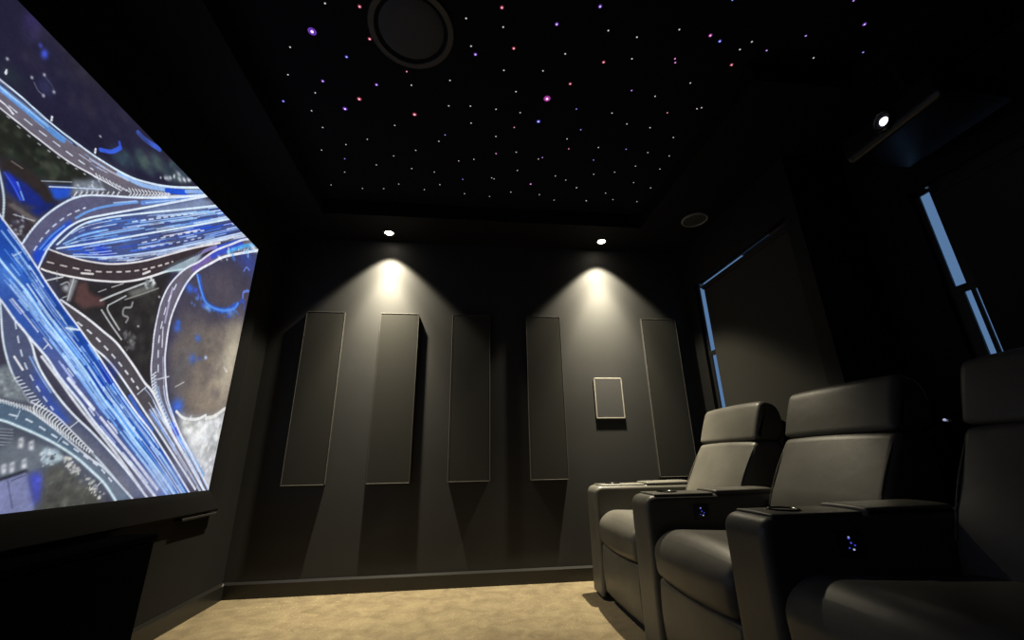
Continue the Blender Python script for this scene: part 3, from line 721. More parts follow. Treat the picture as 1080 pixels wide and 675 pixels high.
('L',(240,244,250),0.9,((2060,1037,5.5),(2074,1053,5.6))),
('L',(240,244,250),0.9,((2075,1024,5.6),(2089,1039,5.6))),
('L',(240,244,250),0.9,((2091,1011,5.6),(2104,1025,5.7))),
('L',(240,244,250),0.9,((2106,997,5.7),(2118,1011,5.7))),
('L',(240,244,250),0.9,((2122,984,5.7),(2133,997,5.8))),
('L',(240,244,250),0.9,((2137,970,5.7),(2148,983,5.8))),
('L',(240,244,250),0.9,((2153,956,5.8),(2164,969,5.9))),
('L',(240,244,250),0.9,((2170,943,5.8),(2179,954,5.9))),
('L',(240,244,250),0.9,((2186,928,5.9),(2195,940,5.9))),
('B',(245,248,252),(2026,1070),(17.7,12.1),0.8),
('R',(78,74,80),1,((1484,1310),(1591,1285),(1678,1258),(1763,1228),(1873,1163),(1954,1109),(2028,1067),(2198,921),(2516,678),(2612,606)),((1587,1233),(1655,1191),(1726,1164),(1796,1126),(1903,1055),(2021,974),(2143,891),(2309,774),(2496,642))),
('P',(128,126,142),10.9,0.9,((2049,1010),(2162,944),(2540,658),(2476,652),(2159,884),(2020,978))),
('L',(70,110,215),0.8,((1898,1039,17.7),(1980,978,18.6),(2074,912,19.6))),
('L',(110,150,235),0.7,((2047,985,14.7),(2217,869,16.2),(2258,835,16.5))),
('D',(220,222,228),0.95,2.94,4.12,((1570,1256,6),(1654,1228,6.4),(1762,1177,7),(1863,1120,7.5),(1932,1076,7.8))),
('L',(200,205,215),0.9,((1936,1053,5.5),(1972,1091,5.7))),
('L',(170,200,250),0.9,((2029,999,5.8),(2251,853,6.6))),
('L',(180,205,250),0.8,((2051,1006,5.9),(2276,863,6.7))),
('L',(235,236,242),1,((1484,1310,7.3),(1591,1285,8),(1678,1258,8.6),(1763,1228,9.2),(1873,1163,9.9),(1954,1109,10.4),(2028,1067,10.9),(2198,921,11.9),(2516,678,13.9),(2612,606,14.6))),
('L',(228,232,242),1,((1587,1233,6.8),(1655,1191,7.1),(1726,1164,7.5),(1796,1126,7.9),(1903,1055,8.5),(2021,974,9.1),(2143,891,9.8),(2309,774,10.7),(2496,642,11.8))),
('L',(60,66,70),0.9,((1674,1174,11.4),(1784,1120,12.3),(1878,1052,13.1))),
('L',(226,232,248),0.9,((2058,1020,8.5),(2221,896,9.3),(2381,779,10.1),(2536,668,10.9))),
('R',(36,76,168),1,((1124,1547),(1225,1479),(1300,1432),(1374,1380),(1419,1346),(1506,1287),(1590,1234),(1696,1161),(1789,1094),(1868,1038),(1966,972),(2077,904),(2233,792),(2455,626)),((1170,1422),(1270,1354),(1323,1322),(1376,1290),(1463,1227),(1593,1142),(1667,1092),(1780,1007),(1859,957),(1982,871),(2165,750),(2337,626))),
('R',(54,88,170),1,((1170,1422),(1270,1354),(1323,1322),(1376,1290),(1463,1227),(1593,1142),(1667,1092),(1780,1007),(1859,957),(1982,871),(2165,750),(2337,626)),((1214,1301),(1311,1242),(1372,1196),(1438,1154),(1510,1108),(1578,1054),(1683,983),(1768,920),(1912,827),(2064,725),(2205,627))),
('P',(104,96,124),28,0.95,((1433,1178),(1534,1134),(1694,1030),(1863,905),(2073,760),(2254,632),(2183,621),(1912,827),(1683,983),(1510,1108))),
('B',(30,50,170),(1757,1091),(42.2,48.9),0.8),
('B',(26,70,190),(1850,978),(39.4,36.1),0.7),
('B',(110,170,250),(2029,877),(103.8,78.2),0.2),
('B',(28,66,140),(1448,1275),(43.7,41.7),0.5),
('B',(90,150,235),(1309,1322),(54.4,38.2),0.5),
('B',(140,190,245),(2246,702),(108.8,51),0.5),
('S',((150,200,252),(110,170,245),(190,222,255),(90,150,235)),0.9,((1124,1547,3.2),(1225,1479,3.5),(1300,1432,3.7),(1374,1380,3.9),(1419,1346,4.1),(1506,1287,4.4),(1590,1234,4.6),(1696,1161,5),(1789,1094,5.3),(1868,1038,5.6),(1966,972,6),(2077,904,6.4),(2233,792,7),(2455,626,7.8)),((1170,1422,3.2),(1270,1354,3.5),(1323,1322,3.6),(1376,1290,3.8),(1463,1227,4.1),(1593,1142,4.5),(1667,1092,4.8),(1780,1007,5.1),(1859,957,5.4),(1982,871,5.9),(2165,750,6.6),(2337,626,7.2)),58,31,0.08,0.93,0.02,0.98,0.13),
('S',((26,62,140),(30,70,165)),0.6,((1124,1547,4.4),(1225,1479,4.8),(1300,1432,5.1),(1374,1380,5.5),(1419,1346,5.6),(1506,1287,6),(1590,1234,6.4),(1696,1161,6.9),(1789,1094,7.4),(1868,1038,7.8),(1966,972,8.2),(2077,904,8.8),(2233,792,9.6),(2455,626,10.8)),((1170,1422,4.4),(1270,1354,4.8),(1323,1322,5),(1376,1290,5.3),(1463,1227,5.7),(1593,1142,6.3),(1667,1092,6.6),(1780,1007,7.1),(1859,957,7.5),(1982,871,8.1),(2165,750,9.1),(2337,626,10)),24,32,0.1,0.9,0.02,0.7,0.1),
('S',((150,195,250),(120,170,240),(185,215,252)),0.9,((1170,1422,3.4),(1270,1354,3.7),(1323,1322,3.9),(1376,1290,4.1),(1463,1227,4.4),(1593,1142,4.9),(1667,1092,5.1),(1780,1007,5.5),(1859,957,5.8),(1982,871,6.3),(2165,750,7.1),(2337,626,7.8)),((1214,1301,3.4),(1311,1242,3.8),(1372,1196,4),(1438,1154,4.2),(1510,1108,4.4),(1578,1054,4.7),(1683,983,5),(1768,920,5.3),(1912,827,5.9),(2064,725,6.5),(2205,627,7)),46,33,0.08,0.92,0.02,0.42,0.12),
('S',((170,185,235),(220,225,240)),0.9,((1170,1422,3.2),(1270,1354,3.5),(1323,1322,3.6),(1376,1290,3.8),(1463,1227,4.1),(1593,1142,4.5),(1667,1092,4.8),(1780,1007,5.1),(1859,957,5.4),(1982,871,5.9),(2165,750,6.6),(2337,626,7.2)),((1214,1301,3.2),(1311,1242,3.5),(1372,1196,3.7),(1438,1154,3.9),(1510,1108,4.1),(1578,1054,4.3),(1683,983,4.7),(1768,920,5),(1912,827,5.5),(2064,725,6),(2205,627,6.5)),14,34,0.15,0.9,0.45,0.98,0.07),
('L',(220,228,245),1,((1605,1059,11),(1676,1013,11.5),(1746,967,12.1))),
('L',(226,230,245),0.9,((1786,942,10.1),(1909,860,11),(2048,768,12),(2205,659,13.2))),
('L',(232,238,255),1,((1124,1547,3.9),(1225,1479,4.3),(1300,1432,4.6),(1374,1380,4.8),(1419,1346,5),(1506,1287,5.4),(1590,1234,5.7),(1696,1161,6.2),(1789,1094,6.6),(1868,1038,6.9),(1966,972,7.3),(2077,904,7.9),(2233,792,8.6),(2455,626,9.6))),
('L',(120,186,250),1,((1170,1422,6.8),(1270,1354,7.5),(1323,1322,7.9),(1376,1290,8.2),(1463,1227,8.8),(1593,1142,9.7),(1667,1092,10.3),(1780,1007,11.1),(1859,957,11.7),(1982,871,12.6),(2165,750,14.1),(2337,626,15.5))),
('L',(200,228,255),1,((1170,1422,3.9),(1270,1354,4.3),(1323,1322,4.5),(1376,1290,4.7),(1463,1227,5),(1593,1142,5.6),(1667,1092,5.9),(1780,1007,6.3),(1859,957,6.7),(1982,871,7.2),(2165,750,8.1),(2337,626,8.9))),
('L',(220,230,248),1,((1214,1301,5.9),(1311,1242,6.4),(1372,1196,6.8),(1438,1154,7.2),(1510,1108,7.6),(1578,1054,8),(1683,983,8.6),(1768,920,9.2),(1912,827,10.1),(2064,725,11.1),(2205,627,12.1))),
('L',(225,235,245),0.9,((1537,1224,6.8),(1587,1233,7.1))),
('L',(225,235,245),0.9,((1487,1135,4.1),(1496,1154,4.1))),
('B',(210,235,250),(1554,1226),(13.9,9.5),0.8),
('L',(190,215,240),0.8,((1299,1382,3.9),(1314,1403,4))),
('L',(206,226,240),0.95,((1161,1623,5.3),(1191,1579,5.3),(1217,1530,5.4),(1236,1470,5.4))),
('L',(70,72,84),0.85,((1527,1080,12.8),(1613,1017,13.6),(1728,937,14.8),(1845,854,16),(2008,730,17.7),(2114,650,18.9))),
('L',(225,230,242),0.9,((1489,1110,8.1),(1572,1050,8.6),(1685,966,9.3),(1820,874,10.2),(1948,783,11.1),(2111,657,12.3))),
('R',(78,86,116),1,((1311,1242),(1327,1205),(1360,1131),(1394,1075),(1426,1034),(1462,999),(1510,958),(1572,922),(1653,871),(1770,823),(1882,755),(2042,640)),((1387,1188),(1418,1167),(1447,1137),(1469,1105),(1503,1065),(1561,1015),(1624,969),(1692,927),(1763,888),(1853,833),(1987,746),(2159,623))),
('P',(60,84,172),9.6,0.95,((1465,1073),(1526,1028),(1604,963),(1665,917),(1650,897),(1576,947),(1506,1012))),
('P',(112,112,122),19.7,0.9,((1653,910),(1755,863),(1912,776),(2094,643),(2010,642),(1816,790),(1686,860))),
('D',(225,235,250),0.9,5.38,6.15,((1374,1191,3.7),(1407,1133,3.7),(1439,1085,3.8),(1476,1044,3.9),(1533,992,4),(1589,948,4.2))),
('L',(240,240,245),1,((1408,1090,5.6),(1447,1056,5.8))),
('L',(150,190,250),0.8,((1452,1101,4.2),(1505,1050,4.3),(1562,1002,4.5))),
('L',(160,190,250),0.8,((1463,1103,3.6),(1517,1052,3.8))),
('L',(214,228,240),1,((1311,1242,5.1),(1327,1205,5.1),(1360,1131,5.2),(1394,1075,5.2),(1426,1034,5.4),(1462,999,5.5),(1510,958,5.7),(1572,922,6),(1653,871,6.4),(1770,823,7),(1882,755,7.6),(2042,640,8.4))),
('L',(226,234,244),1,((1387,1188,5.7),(1418,1167,5.9),(1447,1137,6),(1469,1105,6.1),(1503,1065,6.2),(1561,1015,6.5),(1624,969,6.8),(1692,927,7.1),(1763,888,7.5),(1853,833,8),(1987,746,8.8),(2159,623,9.7))),
('L',(210,216,224),0.9,((1673,895,4.2),(1701,924,4.3))),
('R',(84,104,126),1,((1341,952),(1415,957),(1462,951),(1519,934),(1615,888),(1709,838),(1799,790),(1885,748),(2066,630)),((1360,898),(1436,900),(1498,885),(1570,863),(1644,836),(1732,796),(1814,749),(1894,699),(1975,631))),
('P',(120,124,134),15.7,0.8,((1741,816),(1844,762),(2031,641),(1972,638),(1859,721),(1732,796))),
('D',(225,235,250),0.9,4.67,6,((1457,919,4.2),(1519,907,4.5),(1619,866,4.9),(1733,816,5.4),(1844,762,5.8),(1929,704,6.2))),
('L',(190,205,220),0.9,((1481,907,3.4),(1483,933,3.5))),
('L',(190,205,220),0.9,((1644,845,4),(1655,865,4))),
('L',(200,208,216),0.9,((1862,690,5.4),(1881,710,5.5))),
('L',(140,185,205),0.4,((1360,898,9.9),(1436,900,10.8),(1498,885,11.5),(1570,863,12.4),(1644,836,13.2),(1732,796,14.2),(1814,749,15.1),(1894,699,15.9),(1975,631,16.8))),
('L',(215,232,240),1,((1360,898,4.9),(1436,900,5.4),(1498,885,5.8),(1570,863,6.2),(1644,836,6.6),(1732,796,7.1),(1814,749,7.5),(1894,699,8),(1975,631,8.4))),
('L',(214,222,232),1,((1341,952,4.4),(1415,957,4.9),(1462,951,5.1),(1519,934,5.4),(1615,888,5.9),(1709,838,6.3),(1799,790,6.8),(1885,748,7.2),(2066,630,8.1))),
('P',(92,96,108),3.1,1,((1416,1044),(1460,1004),(1511,964),(1596,930),(1686,880),(1778,824),(1825,790),(1746,823),(1626,885),(1528,935),(1462,951),(1414,959),(1411,967),(1471,958),(1507,957),(1456,998))),
('L',(232,236,240),0.9,((1414,959,3.2),(1420,950,3.3))),
('L',(232,236,240),0.9,((1422,958,3.3),(1429,949,3.3))),
('L',(232,236,240),0.9,((1431,957,3.3),(1437,948,3.3))),
('L',(232,236,240),0.9,((1439,956,3.3),(1446,946,3.3))),
('L',(232,236,240),0.9,((1448,955,3.4),(1454,945,3.4))),
('L',(232,236,240),0.9,((1456,954,3.4),(1463,943,3.4))),
('L',(232,236,240),0.9,((1465,953,3.4),(1472,941,3.4))),
('L',(232,236,240),0.9,((1474,952,3.5),(1481,940,3.5))),
('L',(232,236,240),0.9,((1483,951,3.5),(1491,938,3.5))),
('L',(232,236,240),0.9,((1492,950,3.5),(1500,937,3.5))),
('L',(232,236,240),0.9,((1501,949,3.6),(1509,935,3.6))),
('L',(232,236,240),0.9,((1510,948,3.6),(1519,933,3.6))),
('L',(232,236,240),0.9,((1520,947,3.6),(1528,932,3.6))),
('L',(232,236,240),0.9,((1432,1026,3.4),(1444,1033,3.4))),
('L',(232,236,240),0.9,((1442,1018,3.4),(1455,1025,3.5))),
('L',(232,236,240),0.9,((1453,1010,3.4),(1467,1017,3.5))),
('L',(232,236,240),0.9,((1463,1001,3.5),(1478,1008,3.5))),
('L',(232,236,240),0.9,((1474,993,3.5),(1490,1000,3.6))),
('L',(232,236,240),0.9,((1485,984,3.5),(1503,992,3.6))),
('L',(232,236,240),0.9,((1496,976,3.6),(1515,983,3.7))),
('L',(232,236,240),0.9,((1507,967,3.6),(1527,974,3.7))),
('L',(236,240,244),0.95,((1533,970,3.9),(1522,950,3.8),(1534,927,3.8))),
('L',(236,240,244),0.95,((1543,963,3.9),(1533,944,3.8),(1544,922,3.8))),
('L',(236,240,244),0.95,((1554,957,3.9),(1544,939,3.9),(1555,917,3.9))),
('L',(236,240,244),0.95,((1565,951,4),(1555,933,3.9),(1566,912,3.9))),
('L',(236,240,244),0.95,((1576,944,4),(1566,927,3.9),(1577,907,3.9))),
('L',(236,240,244),0.95,((1587,938,4),(1578,922,4),(1588,902,4))),
('L',(236,240,244),0.95,((1598,931,4.1),(1589,916,4),(1599,897,4))),
('L',(236,240,244),0.95,((1610,924,4.1),(1601,910,4),(1610,892,4.1))),
('L',(236,240,244),0.95,((1622,917,4.1),(1613,904,4.1),(1621,887,4.1))),
('L',(236,240,244),0.95,((1633,910,4.2),(1624,897,4.1),(1633,881,4.1))),
('L',(236,240,244),0.95,((1645,903,4.2),(1637,891,4.2),(1645,876,4.2))),
('L',(236,240,244),0.95,((1657,896,4.3),(1649,885,4.2),(1656,871,4.2))),
('L',(236,240,244),0.95,((1669,889,4.3),(1661,878,4.3),(1668,865,4.3))),
('L',(236,240,244),0.95,((1682,882,4.3),(1674,872,4.3),(1681,859,4.3))),
('L',(236,240,244),0.95,((1694,875,4.4),(1687,865,4.3),(1693,854,4.3))),
('L',(236,240,244),0.95,((1707,867,4.4),(1699,859,4.4),(1705,848,4.4))),
('L',(236,240,244),0.95,((1719,859,4.5),(1713,852,4.4),(1718,842,4.4))),
('L',(236,240,244),0.95,((1732,852,4.5),(1726,845,4.5),(1731,836,4.5))),
('L',(236,240,244),0.95,((1746,844,4.6),(1739,838,4.5),(1744,830,4.5))),
('L',(236,240,244),0.95,((1759,836,4.6),(1753,831,4.6),(1757,824,4.6))),
('L',(236,240,244),0.95,((1772,828,4.6),(1767,824,4.6),(1770,818,4.6))),
('L',(236,240,244),0.95,((1786,820,4.7),(1781,817,4.7),(1784,812,4.7))),
('L',(228,232,240),0.9,((1508,963,3.9),(1598,934,4.2),(1695,877,4.6),(1799,814,4.9))),
('L',(180,192,198),0.7,((1440,875,2.4),(1484,875,2.5))),
('L',(180,192,198),0.7,((1443,866,2.4),(1487,866,2.5))),
('L',(180,192,198),0.7,((1446,857,2.4),(1490,856,2.5))),
('L',(180,192,198),0.7,((1450,848,2.4),(1492,847,2.5))),
('L',(180,192,198),0.7,((1453,838,2.4),(1495,837,2.5))),
('L',(180,192,198),0.7,((1456,829,2.4),(1498,828,2.5))),
('P',(104,112,122),8.7,1,((1493,850),(1605,831),(1616,783),(1580,743),(1497,732),(1446,799))),
('P',(225,228,235),2.2,1,((1488,772),(1500,774),(1509,745),(1496,745))),
('P',(120,124,130),1.6,1,((1492,766),(1501,766),(1503,759),(1494,759))),
('P',(225,228,235),2.3,1,((1509,778),(1522,779),(1531,750),(1518,750))),
('P',(120,124,130),1.7,1,((1513,771),(1523,772),(1525,764),(1516,764))),
('P',(225,228,235),2.4,1,((1543,789),(1556,790),(1566,760),(1552,760))),
('P',(120,124,130),1.8,1,((1547,782),(1557,783),(1559,775),(1550,775))),
('P',(225,228,235),2.4,1,((1546,844),(1559,846),(1569,815),(1555,815))),
('P',(120,124,130),1.8,1,((1550,837),(1560,838),(1562,830),(1552,830))),
('P',(225,228,235),2.3,1,((1510,851),(1523,853),(1532,823),(1519,823))),
('P',(120,124,130),1.7,1,((1514,844),(1523,845),(1525,837),(1516,837))),
('P',(26,28,34),2.8,1,((1485,729),(1568,757),(1579,746),(1501,721))),
('P',(124,130,172),2.9,1,((1476,717),(1571,749),(1635,642),(1641,611),(1509,626))),
('L',(80,86,120),0.8,((1522,725,3.6),(1566,643,3.7))),
('L',(70,74,100),0.8,((1533,725,3.4),(1572,740,3.5))),
('P',(64,72,190),9.2,0.95,((1580,743),(1616,748),(1638,706),(1646,647),(1633,648))),
('B',(80,90,230),(1618,724),(10.3,8.9),0.8),
('P',(190,214,224),6.5,0.9,((1600,825),(1650,820),(1690,790),(1659,777),(1620,771))),
('K',((235,240,245),(160,180,190),(60,64,70),(220,228,235)),5.1,0.8,((1594,825),(1668,808),(1654,771),(1609,765)),30,12),
('P',(86,62,62),5.6,1,((1522,1388),(1553,1410),(1569,1378),(1601,1372),(1646,1379),(1652,1350),(1607,1332),(1575,1309),(1531,1322))),
('B',(200,205,215),(1488,1355),(13.4,12.5),0.8),
('L',(190,195,205),0.8,((1466,1359,4),(1488,1377,4.1),(1508,1342,4.1),(1488,1319,4))),
('P',(130,130,136),3.4,1,((1490,1392),(1517,1401),(1519,1313),(1504,1315))),
('L',(200,204,210),0.9,((1502,1401,3.8),(1507,1316,3.7))),
('L',(215,220,225),0.9,((1414,1350,5),(1463,1387,5.3))),
('L',(180,186,190),0.5,((1438,1397,3.9),(1449,1366,3.9))),
('L',(206,210,212),0.9,((1629,1364,7),(1695,1423,7.5),(1846,1550,8.8))),
('L',(190,195,198),0.9,((1667,1359,5.6),(1733,1426,6))),
('L',(190,195,196),0.9,((1667,1359,6.4),(1675,1338,6.4),(1751,1285,6.7))),
('L',(196,200,202),0.9,((1646,1332,5.8),(1712,1288,6.1),(1774,1251,6.4))),
('P',(122,124,120),9.3,0.8,((1732,1443),(1842,1530),(1882,1520),(1767,1432))),
('L',(150,152,146),0.8,((1734,1410,5.6),(1809,1466,6),(1886,1526,6.5))),
('L',(170,172,172),0.7,((1774,1413,8.9),(1772,1391,8.8),(1742,1375,8.5),(1747,1348,8.5),(1774,1345,8.7),(1771,1324,8.6))),
('K',((120,120,122),(150,152,150),(80,80,82)),8.8,0.5,((1772,1283),(1827,1300),(1852,1232),(1808,1212)),26,13),
('K',((230,235,238),(180,190,195),(120,125,130)),6.7,0.8,((1798,1524),(1852,1567),(1867,1527),(1820,1497)),16,14),
('L',(214,214,218),0.7,((1610,1392,3.8),(1637,1415,4))),
('L',(214,214,218),0.8,((1658,1432,4),(1703,1468,4.2))),
('B',(210,210,210),(1837,1328),(6.1,4.6),0.8),
('B',(210,210,210),(1905,1491),(6.7,4.9),0.8),
('B',(210,210,210),(1813,1512),(6.1,4.7),0.8),
('L',(46,92,205),0.65,((2128,1695,30.9),(2178,1630,31.4),(2237,1588,32.3),(2327,1588,34.2),(2433,1622,36.7),(2515,1689,39))),
('L',(90,150,245),0.8,((2111,1698,13.4),(2167,1636,13.8),(2237,1588,14.2),(2363,1596,15.4),(2486,1648,16.7),(2522,1698,17.3))),
('B',(130,190,250),(2244,1568),(38.6,14.4),0.8),
('B',(100,150,240),(2466,1616),(38.1,21.1),0.7),
('L',(110,140,240),0.8,((2560,1751,16.2),(2557,1788,16.3),(2607,1816,16.8))),
('L',(120,150,245),0.7,((2509,1910,9.7),(2531,1947,9.9),(2569,1946,10.1))),
('B',(64,112,235),(2067,1393),(23.2,19.7),0.8),
('B',(64,112,235),(2064,1421),(16.6,14.1),0.8),
('B',(64,112,235),(2236,1390),(23.2,18.2),0.8),
('B',(64,112,235),(2229,1281),(30.3,23.8),0.8),
('B',(64,112,235),(2081,1609),(27.8,23.3),0.8),
('B',(64,112,235),(2288,1295),(16,12.2),0.8),
('B',(64,112,235),(2333,1311),(12.5,9.4),0.8),
('B',(64,112,235),(2202,1037),(42.6,34.1),0.8),
('B',(240,245,250),(2333,1311),(12.5,9.6),0.9),
('L',(200,200,200),0.7,((2156,1123,7.2),(2209,1155,7.5))),
('L',(220,215,210),0.8,((2516,1300,14.4),(2554,1280,14.7))),
('L',(238,240,240),0.9,((2205,1011,13.3),(2273,985,13.9),(2380,991,14.9),(2446,1017,15.6))),
('L',(240,240,236),0.9,((2452,1002,19.6),(2526,1020,20.6),(2606,1066,21.8),(2641,1081,22.3))),
('L',(190,190,190),0.8,((2520,988,6.8),(2594,942,7))),
('K',((120,190,250),(220,240,255),(80,120,220)),11.2,0.8,((2303,1958),(2614,2129),(2593,2047),(2297,1869)),26,15),
('B',(240,248,252),(2256,1872),(20.5,10),0.9),
('B',(225,240,250),(2570,2104),(54.2,17.3),0.8),
('B',(72,92,235),(1155,2046),(10,17.3),0.9),
('B',(80,90,220),(1136,2061),(6.2,8.6),0.8),
('B',(60,50,110),(1093,2103),(22.9,56),0.6),
('B',(70,60,130),(1113,2081),(11.6,28.3),0.5),
('B',(52,54,90),(1194,1948),(23.4,29),0.7),
('B',(200,202,214),(1152,1941),(4,5.6),0.85),
('B',(200,202,214),(1199,1917),(4.3,5.8),0.85),
('B',(200,202,214),(1178,1983),(4.2,5.8),0.85),
('B',(200,202,214),(1221,1957),(4.4,5.9),0.85),
('B',(200,202,214),(1080,1932),(3.6,5.3),0.85),
('L',(140,140,160),0.6,((1162,1932,3),(1180,1919,3),(1200,1917,3.1))),
('L',(110,110,130),0.5,((1183,1980,2.8),(1213,1969,2.8),(1222,1954,2.9))),
('L',(60,100,235),0.9,((1430,1901,15.3),(1473,1930,16),(1500,1972,16.6))),
('L',(60,90,230),0.8,((1500,1972,12.4),(1489,1990,12.4))),
('L',(70,110,240),0.75,((1551,2096,22.4),(1595,2097,23.2),(1670,2117,24.7))),
('B',(230,230,240),(1412,1948),(5.1,4),0.8),
('K',((235,240,245),(200,205,215),(130,140,160)),8.9,0.8,((1702,1983),(1986,2179),(1819,2107)),16,16),
('S',((205,225,255),(230,240,255),(120,170,245)),0.8,((1124,1547,1.7),(1225,1479,1.9),(1300,1432,2),(1374,1380,2.1),(1419,1346,2.2),(1506,1287,2.3),(1590,1234,2.5),(1696,1161,2.7),(1789,1094,2.9),(1868,1038,3),(1966,972,3.2),(2077,904,3.4),(2233,792,3.8),(2455,626,4.2)),((1170,1422,1.7),(1270,1354,1.9),(1323,1322,2),(1376,1290,2.1),(1463,1227,2.2),(1593,1142,2.4),(1667,1092,2.6),(1780,1007,2.8),(1859,957,2.9),(1982,871,3.2),(2165,750,3.5),(2337,626,3.9)),20,41,0.1,0.95,0.02,0.98,0.2),
('S',((200,220,250),(150,190,245)),0.8,((1170,1422,1.7),(1270,1354,1.9),(1323,1322,2),(1376,1290,2.1),(1463,1227,2.2),(1593,1142,2.4),(1667,1092,2.6),(1780,1007,2.8),(1859,957,2.9),(1982,871,3.2),(2165,750,3.5),(2337,626,3.9)),((1214,1301,1.7),(1311,1242,1.9),(1372,1196,2),(1438,1154,2.1),(1510,1108,2.2),(1578,1054,2.3),(1683,983,2.5),(1768,920,2.7),(1912,827,2.9),(2064,725,3.2),(2205,627,3.5)),12,42,0.1,0.95,0.02,0.5,0.2),
('S',((215,228,255),(160,195,250),(235,240,255)),0.8,((1407,1482,2.1),(1459,1589,2.3),(1541,1673,2.6),(1687,1790,3),(2000,2031,4),(2293,2263,5)),((1411,1469,2.1),(1531,1559,2.4),(1777,1751,3.2),(2032,1949,4),(2376,2224,5.2)),18,43,0.04,0.96,0.05,0.95,0.14),
('S',((200,220,255),(150,190,250),(235,240,255)),0.8,((1411,1469,2.1),(1531,1559,2.4),(1777,1751,3.2),(2032,1949,4),(2376,2224,5.2)),((1456,1464,2.2),(1605,1538,2.6),(1817,1677,3.2),(2065,1861,4),(2468,2171,5.4)),16,44,0.04,0.96,0.05,0.95,0.14),
('S',((200,210,235),(235,240,250)),0.8,((1456,1464,2.2),(1605,1538,2.6),(1817,1677,3.2),(2065,1861,4),(2468,2171,5.4)),((1594,1508,2.5),(1757,1604,3),(2010,1798,3.8),(2479,2143,5.4)),24,45,0.1,0.95,0.05,0.95,0.14),
('S',((130,180,245),(200,220,250)),0.8,((2812,2299,8.1),(2486,2126,6.7),(2321,1993,5.9),(2196,1882,5.4),(2100,1769,4.9),(2031,1702,4.6),(1978,1630,4.4),(1943,1560,4.2),(1928,1497,4.1),(1925,1439,4),(1934,1333,3.9),(1953,1250,3.9),(1976,1164,3.9),(2023,1079,3.9),(2081,1023,4.1),(2198,921,4.3),(2336,819,4.6),(2490,703,5),(2590,617,5.2)),((2832,2248,8.1),(2630,2123,7.2),(2449,2005,6.4),(2287,1894,5.7),(2190,1803,5.3),(2104,1716,4.9),(2056,1635,4.6),(2029,1552,4.5),(2011,1452,4.3),(2011,1380,4.2),(2027,1287,4.2),(2047,1215,4.2),(2110,1083,4.2),(2163,1015,4.3),(2271,912,4.5),(2389,820,4.8),(2518,716,5.1),(2645,613,5.4)),14,46,0.62,0.98,0.1,0.9,0.14),
('S',((170,195,240),(225,232,245)),0.8,((1587,1233,2.8),(1655,1191,3),(1726,1164,3.2),(1796,1126,3.3),(1903,1055,3.6),(2021,974,3.8),(2143,891,4.1),(2309,774,4.5),(2496,642,5)),((1484,1310,2.6),(1591,1285,2.9),(1678,1258,3.1),(1763,1228,3.3),(1873,1163,3.6),(1954,1109,3.8),(2028,1067,3.9),(2198,921,4.3),(2516,678,5.1),(2612,606,5.3)),14,47,0.55,0.98,0.3,0.95,0.12),
('S',((150,185,245),(215,228,250)),0.7,((1064,1780,2),(1116,1778,2.1),(1172,1776,2.3),(1249,1773,2.4),(1342,1774,2.7),(1425,1789,2.9),(1478,1796,3.1),(1562,1819,3.3),(1659,1866,3.7),(1832,1981,4.3),(2030,2129,5.1)),((1034,1860,2),(1087,1857,2.1),(1142,1858,2.3),(1204,1854,2.4),(1270,1852,2.6),(1360,1857,2.8),(1439,1865,3),(1547,1886,3.4),(1639,1919,3.7),(1790,2003,4.2),(1996,2151,5)),12,48,0.05,0.6,0.5,0.95,0.1),
('L',(232,238,255),1,((1124,1547,3.7),(1225,1479,4),(1300,1432,4.3),(1374,1380,4.5),(1419,1346,4.7),(1506,1287,5),(1590,1234,5.4),(1696,1161,5.8),(1789,1094,6.1),(1868,1038,6.5),(1966,972,6.9),(2077,904,7.4),(2233,792,8),(2455,626,9))),
('L',(222,232,248),1,((1214,1301,4.4),(1311,1242,4.8),(1372,1196,5.1),(1438,1154,5.4),(1510,1108,5.7),(1578,1054,6),(1683,983,6.5),(1768,920,6.9),(1912,827,7.6),(2064,725,8.3),(2205,627,9.1))),
('K',((60,90,225),(90,140,245)),11.3,0.6,((2094,1700),(2189,1623),(2357,1611),(2564,1740),(2591,1856),(2615,1670),(2325,1520),(2105,1547)),34,51),
('K',((70,66,74),(96,90,96),(120,112,108)),31.2,0.25,((2060,1470),(2459,1554),(2544,1123),(2260,1059),(2095,1194)),60,52),
('K',((58,54,70),(44,42,62)),23.3,0.3,((1071,2131),(1889,2117),(1467,1971),(1102,1967)),50,53),
('K',((255,255,255),(215,215,215),(235,235,232)),14.2,0.6,((2264,971),(2584,1020),(2607,713),(2432,811)),60,54),
('B',(170,172,205),(2294,700),(200.6,112.9),0.35),
('B',(150,155,185),(2099,688),(174.8,70.8),0.25),
('B',(140,145,170),(1679,739),(218.4,124.1),0.12),
]
pm = bpy.data.materials.new('projected_picture'); pm.use_nodes = True
nt = pm.node_tree; nt.nodes.clear()
at = nt.nodes.new('ShaderNodeAttribute'); at.attribute_name = 'picture'
em = nt.nodes.new('ShaderNodeEmission'); em.inputs['Strength'].default_value = 1.0
ou = nt.nodes.new('ShaderNodeOutputMaterial')
nt.links.new(at.outputs['Color'], em.inputs['Color']); nt.links.new(em.outputs[0], ou.inputs[0])
link('screen_surface', paint_screen(), pm, scr)
link('backing_board', box((XL + 0.002, SY0 - 0.01, SZ0 - 0.01), (SX - 0.003, SY1 + 0.01, SZ1 + 0.01)), M['velvet'], scr)

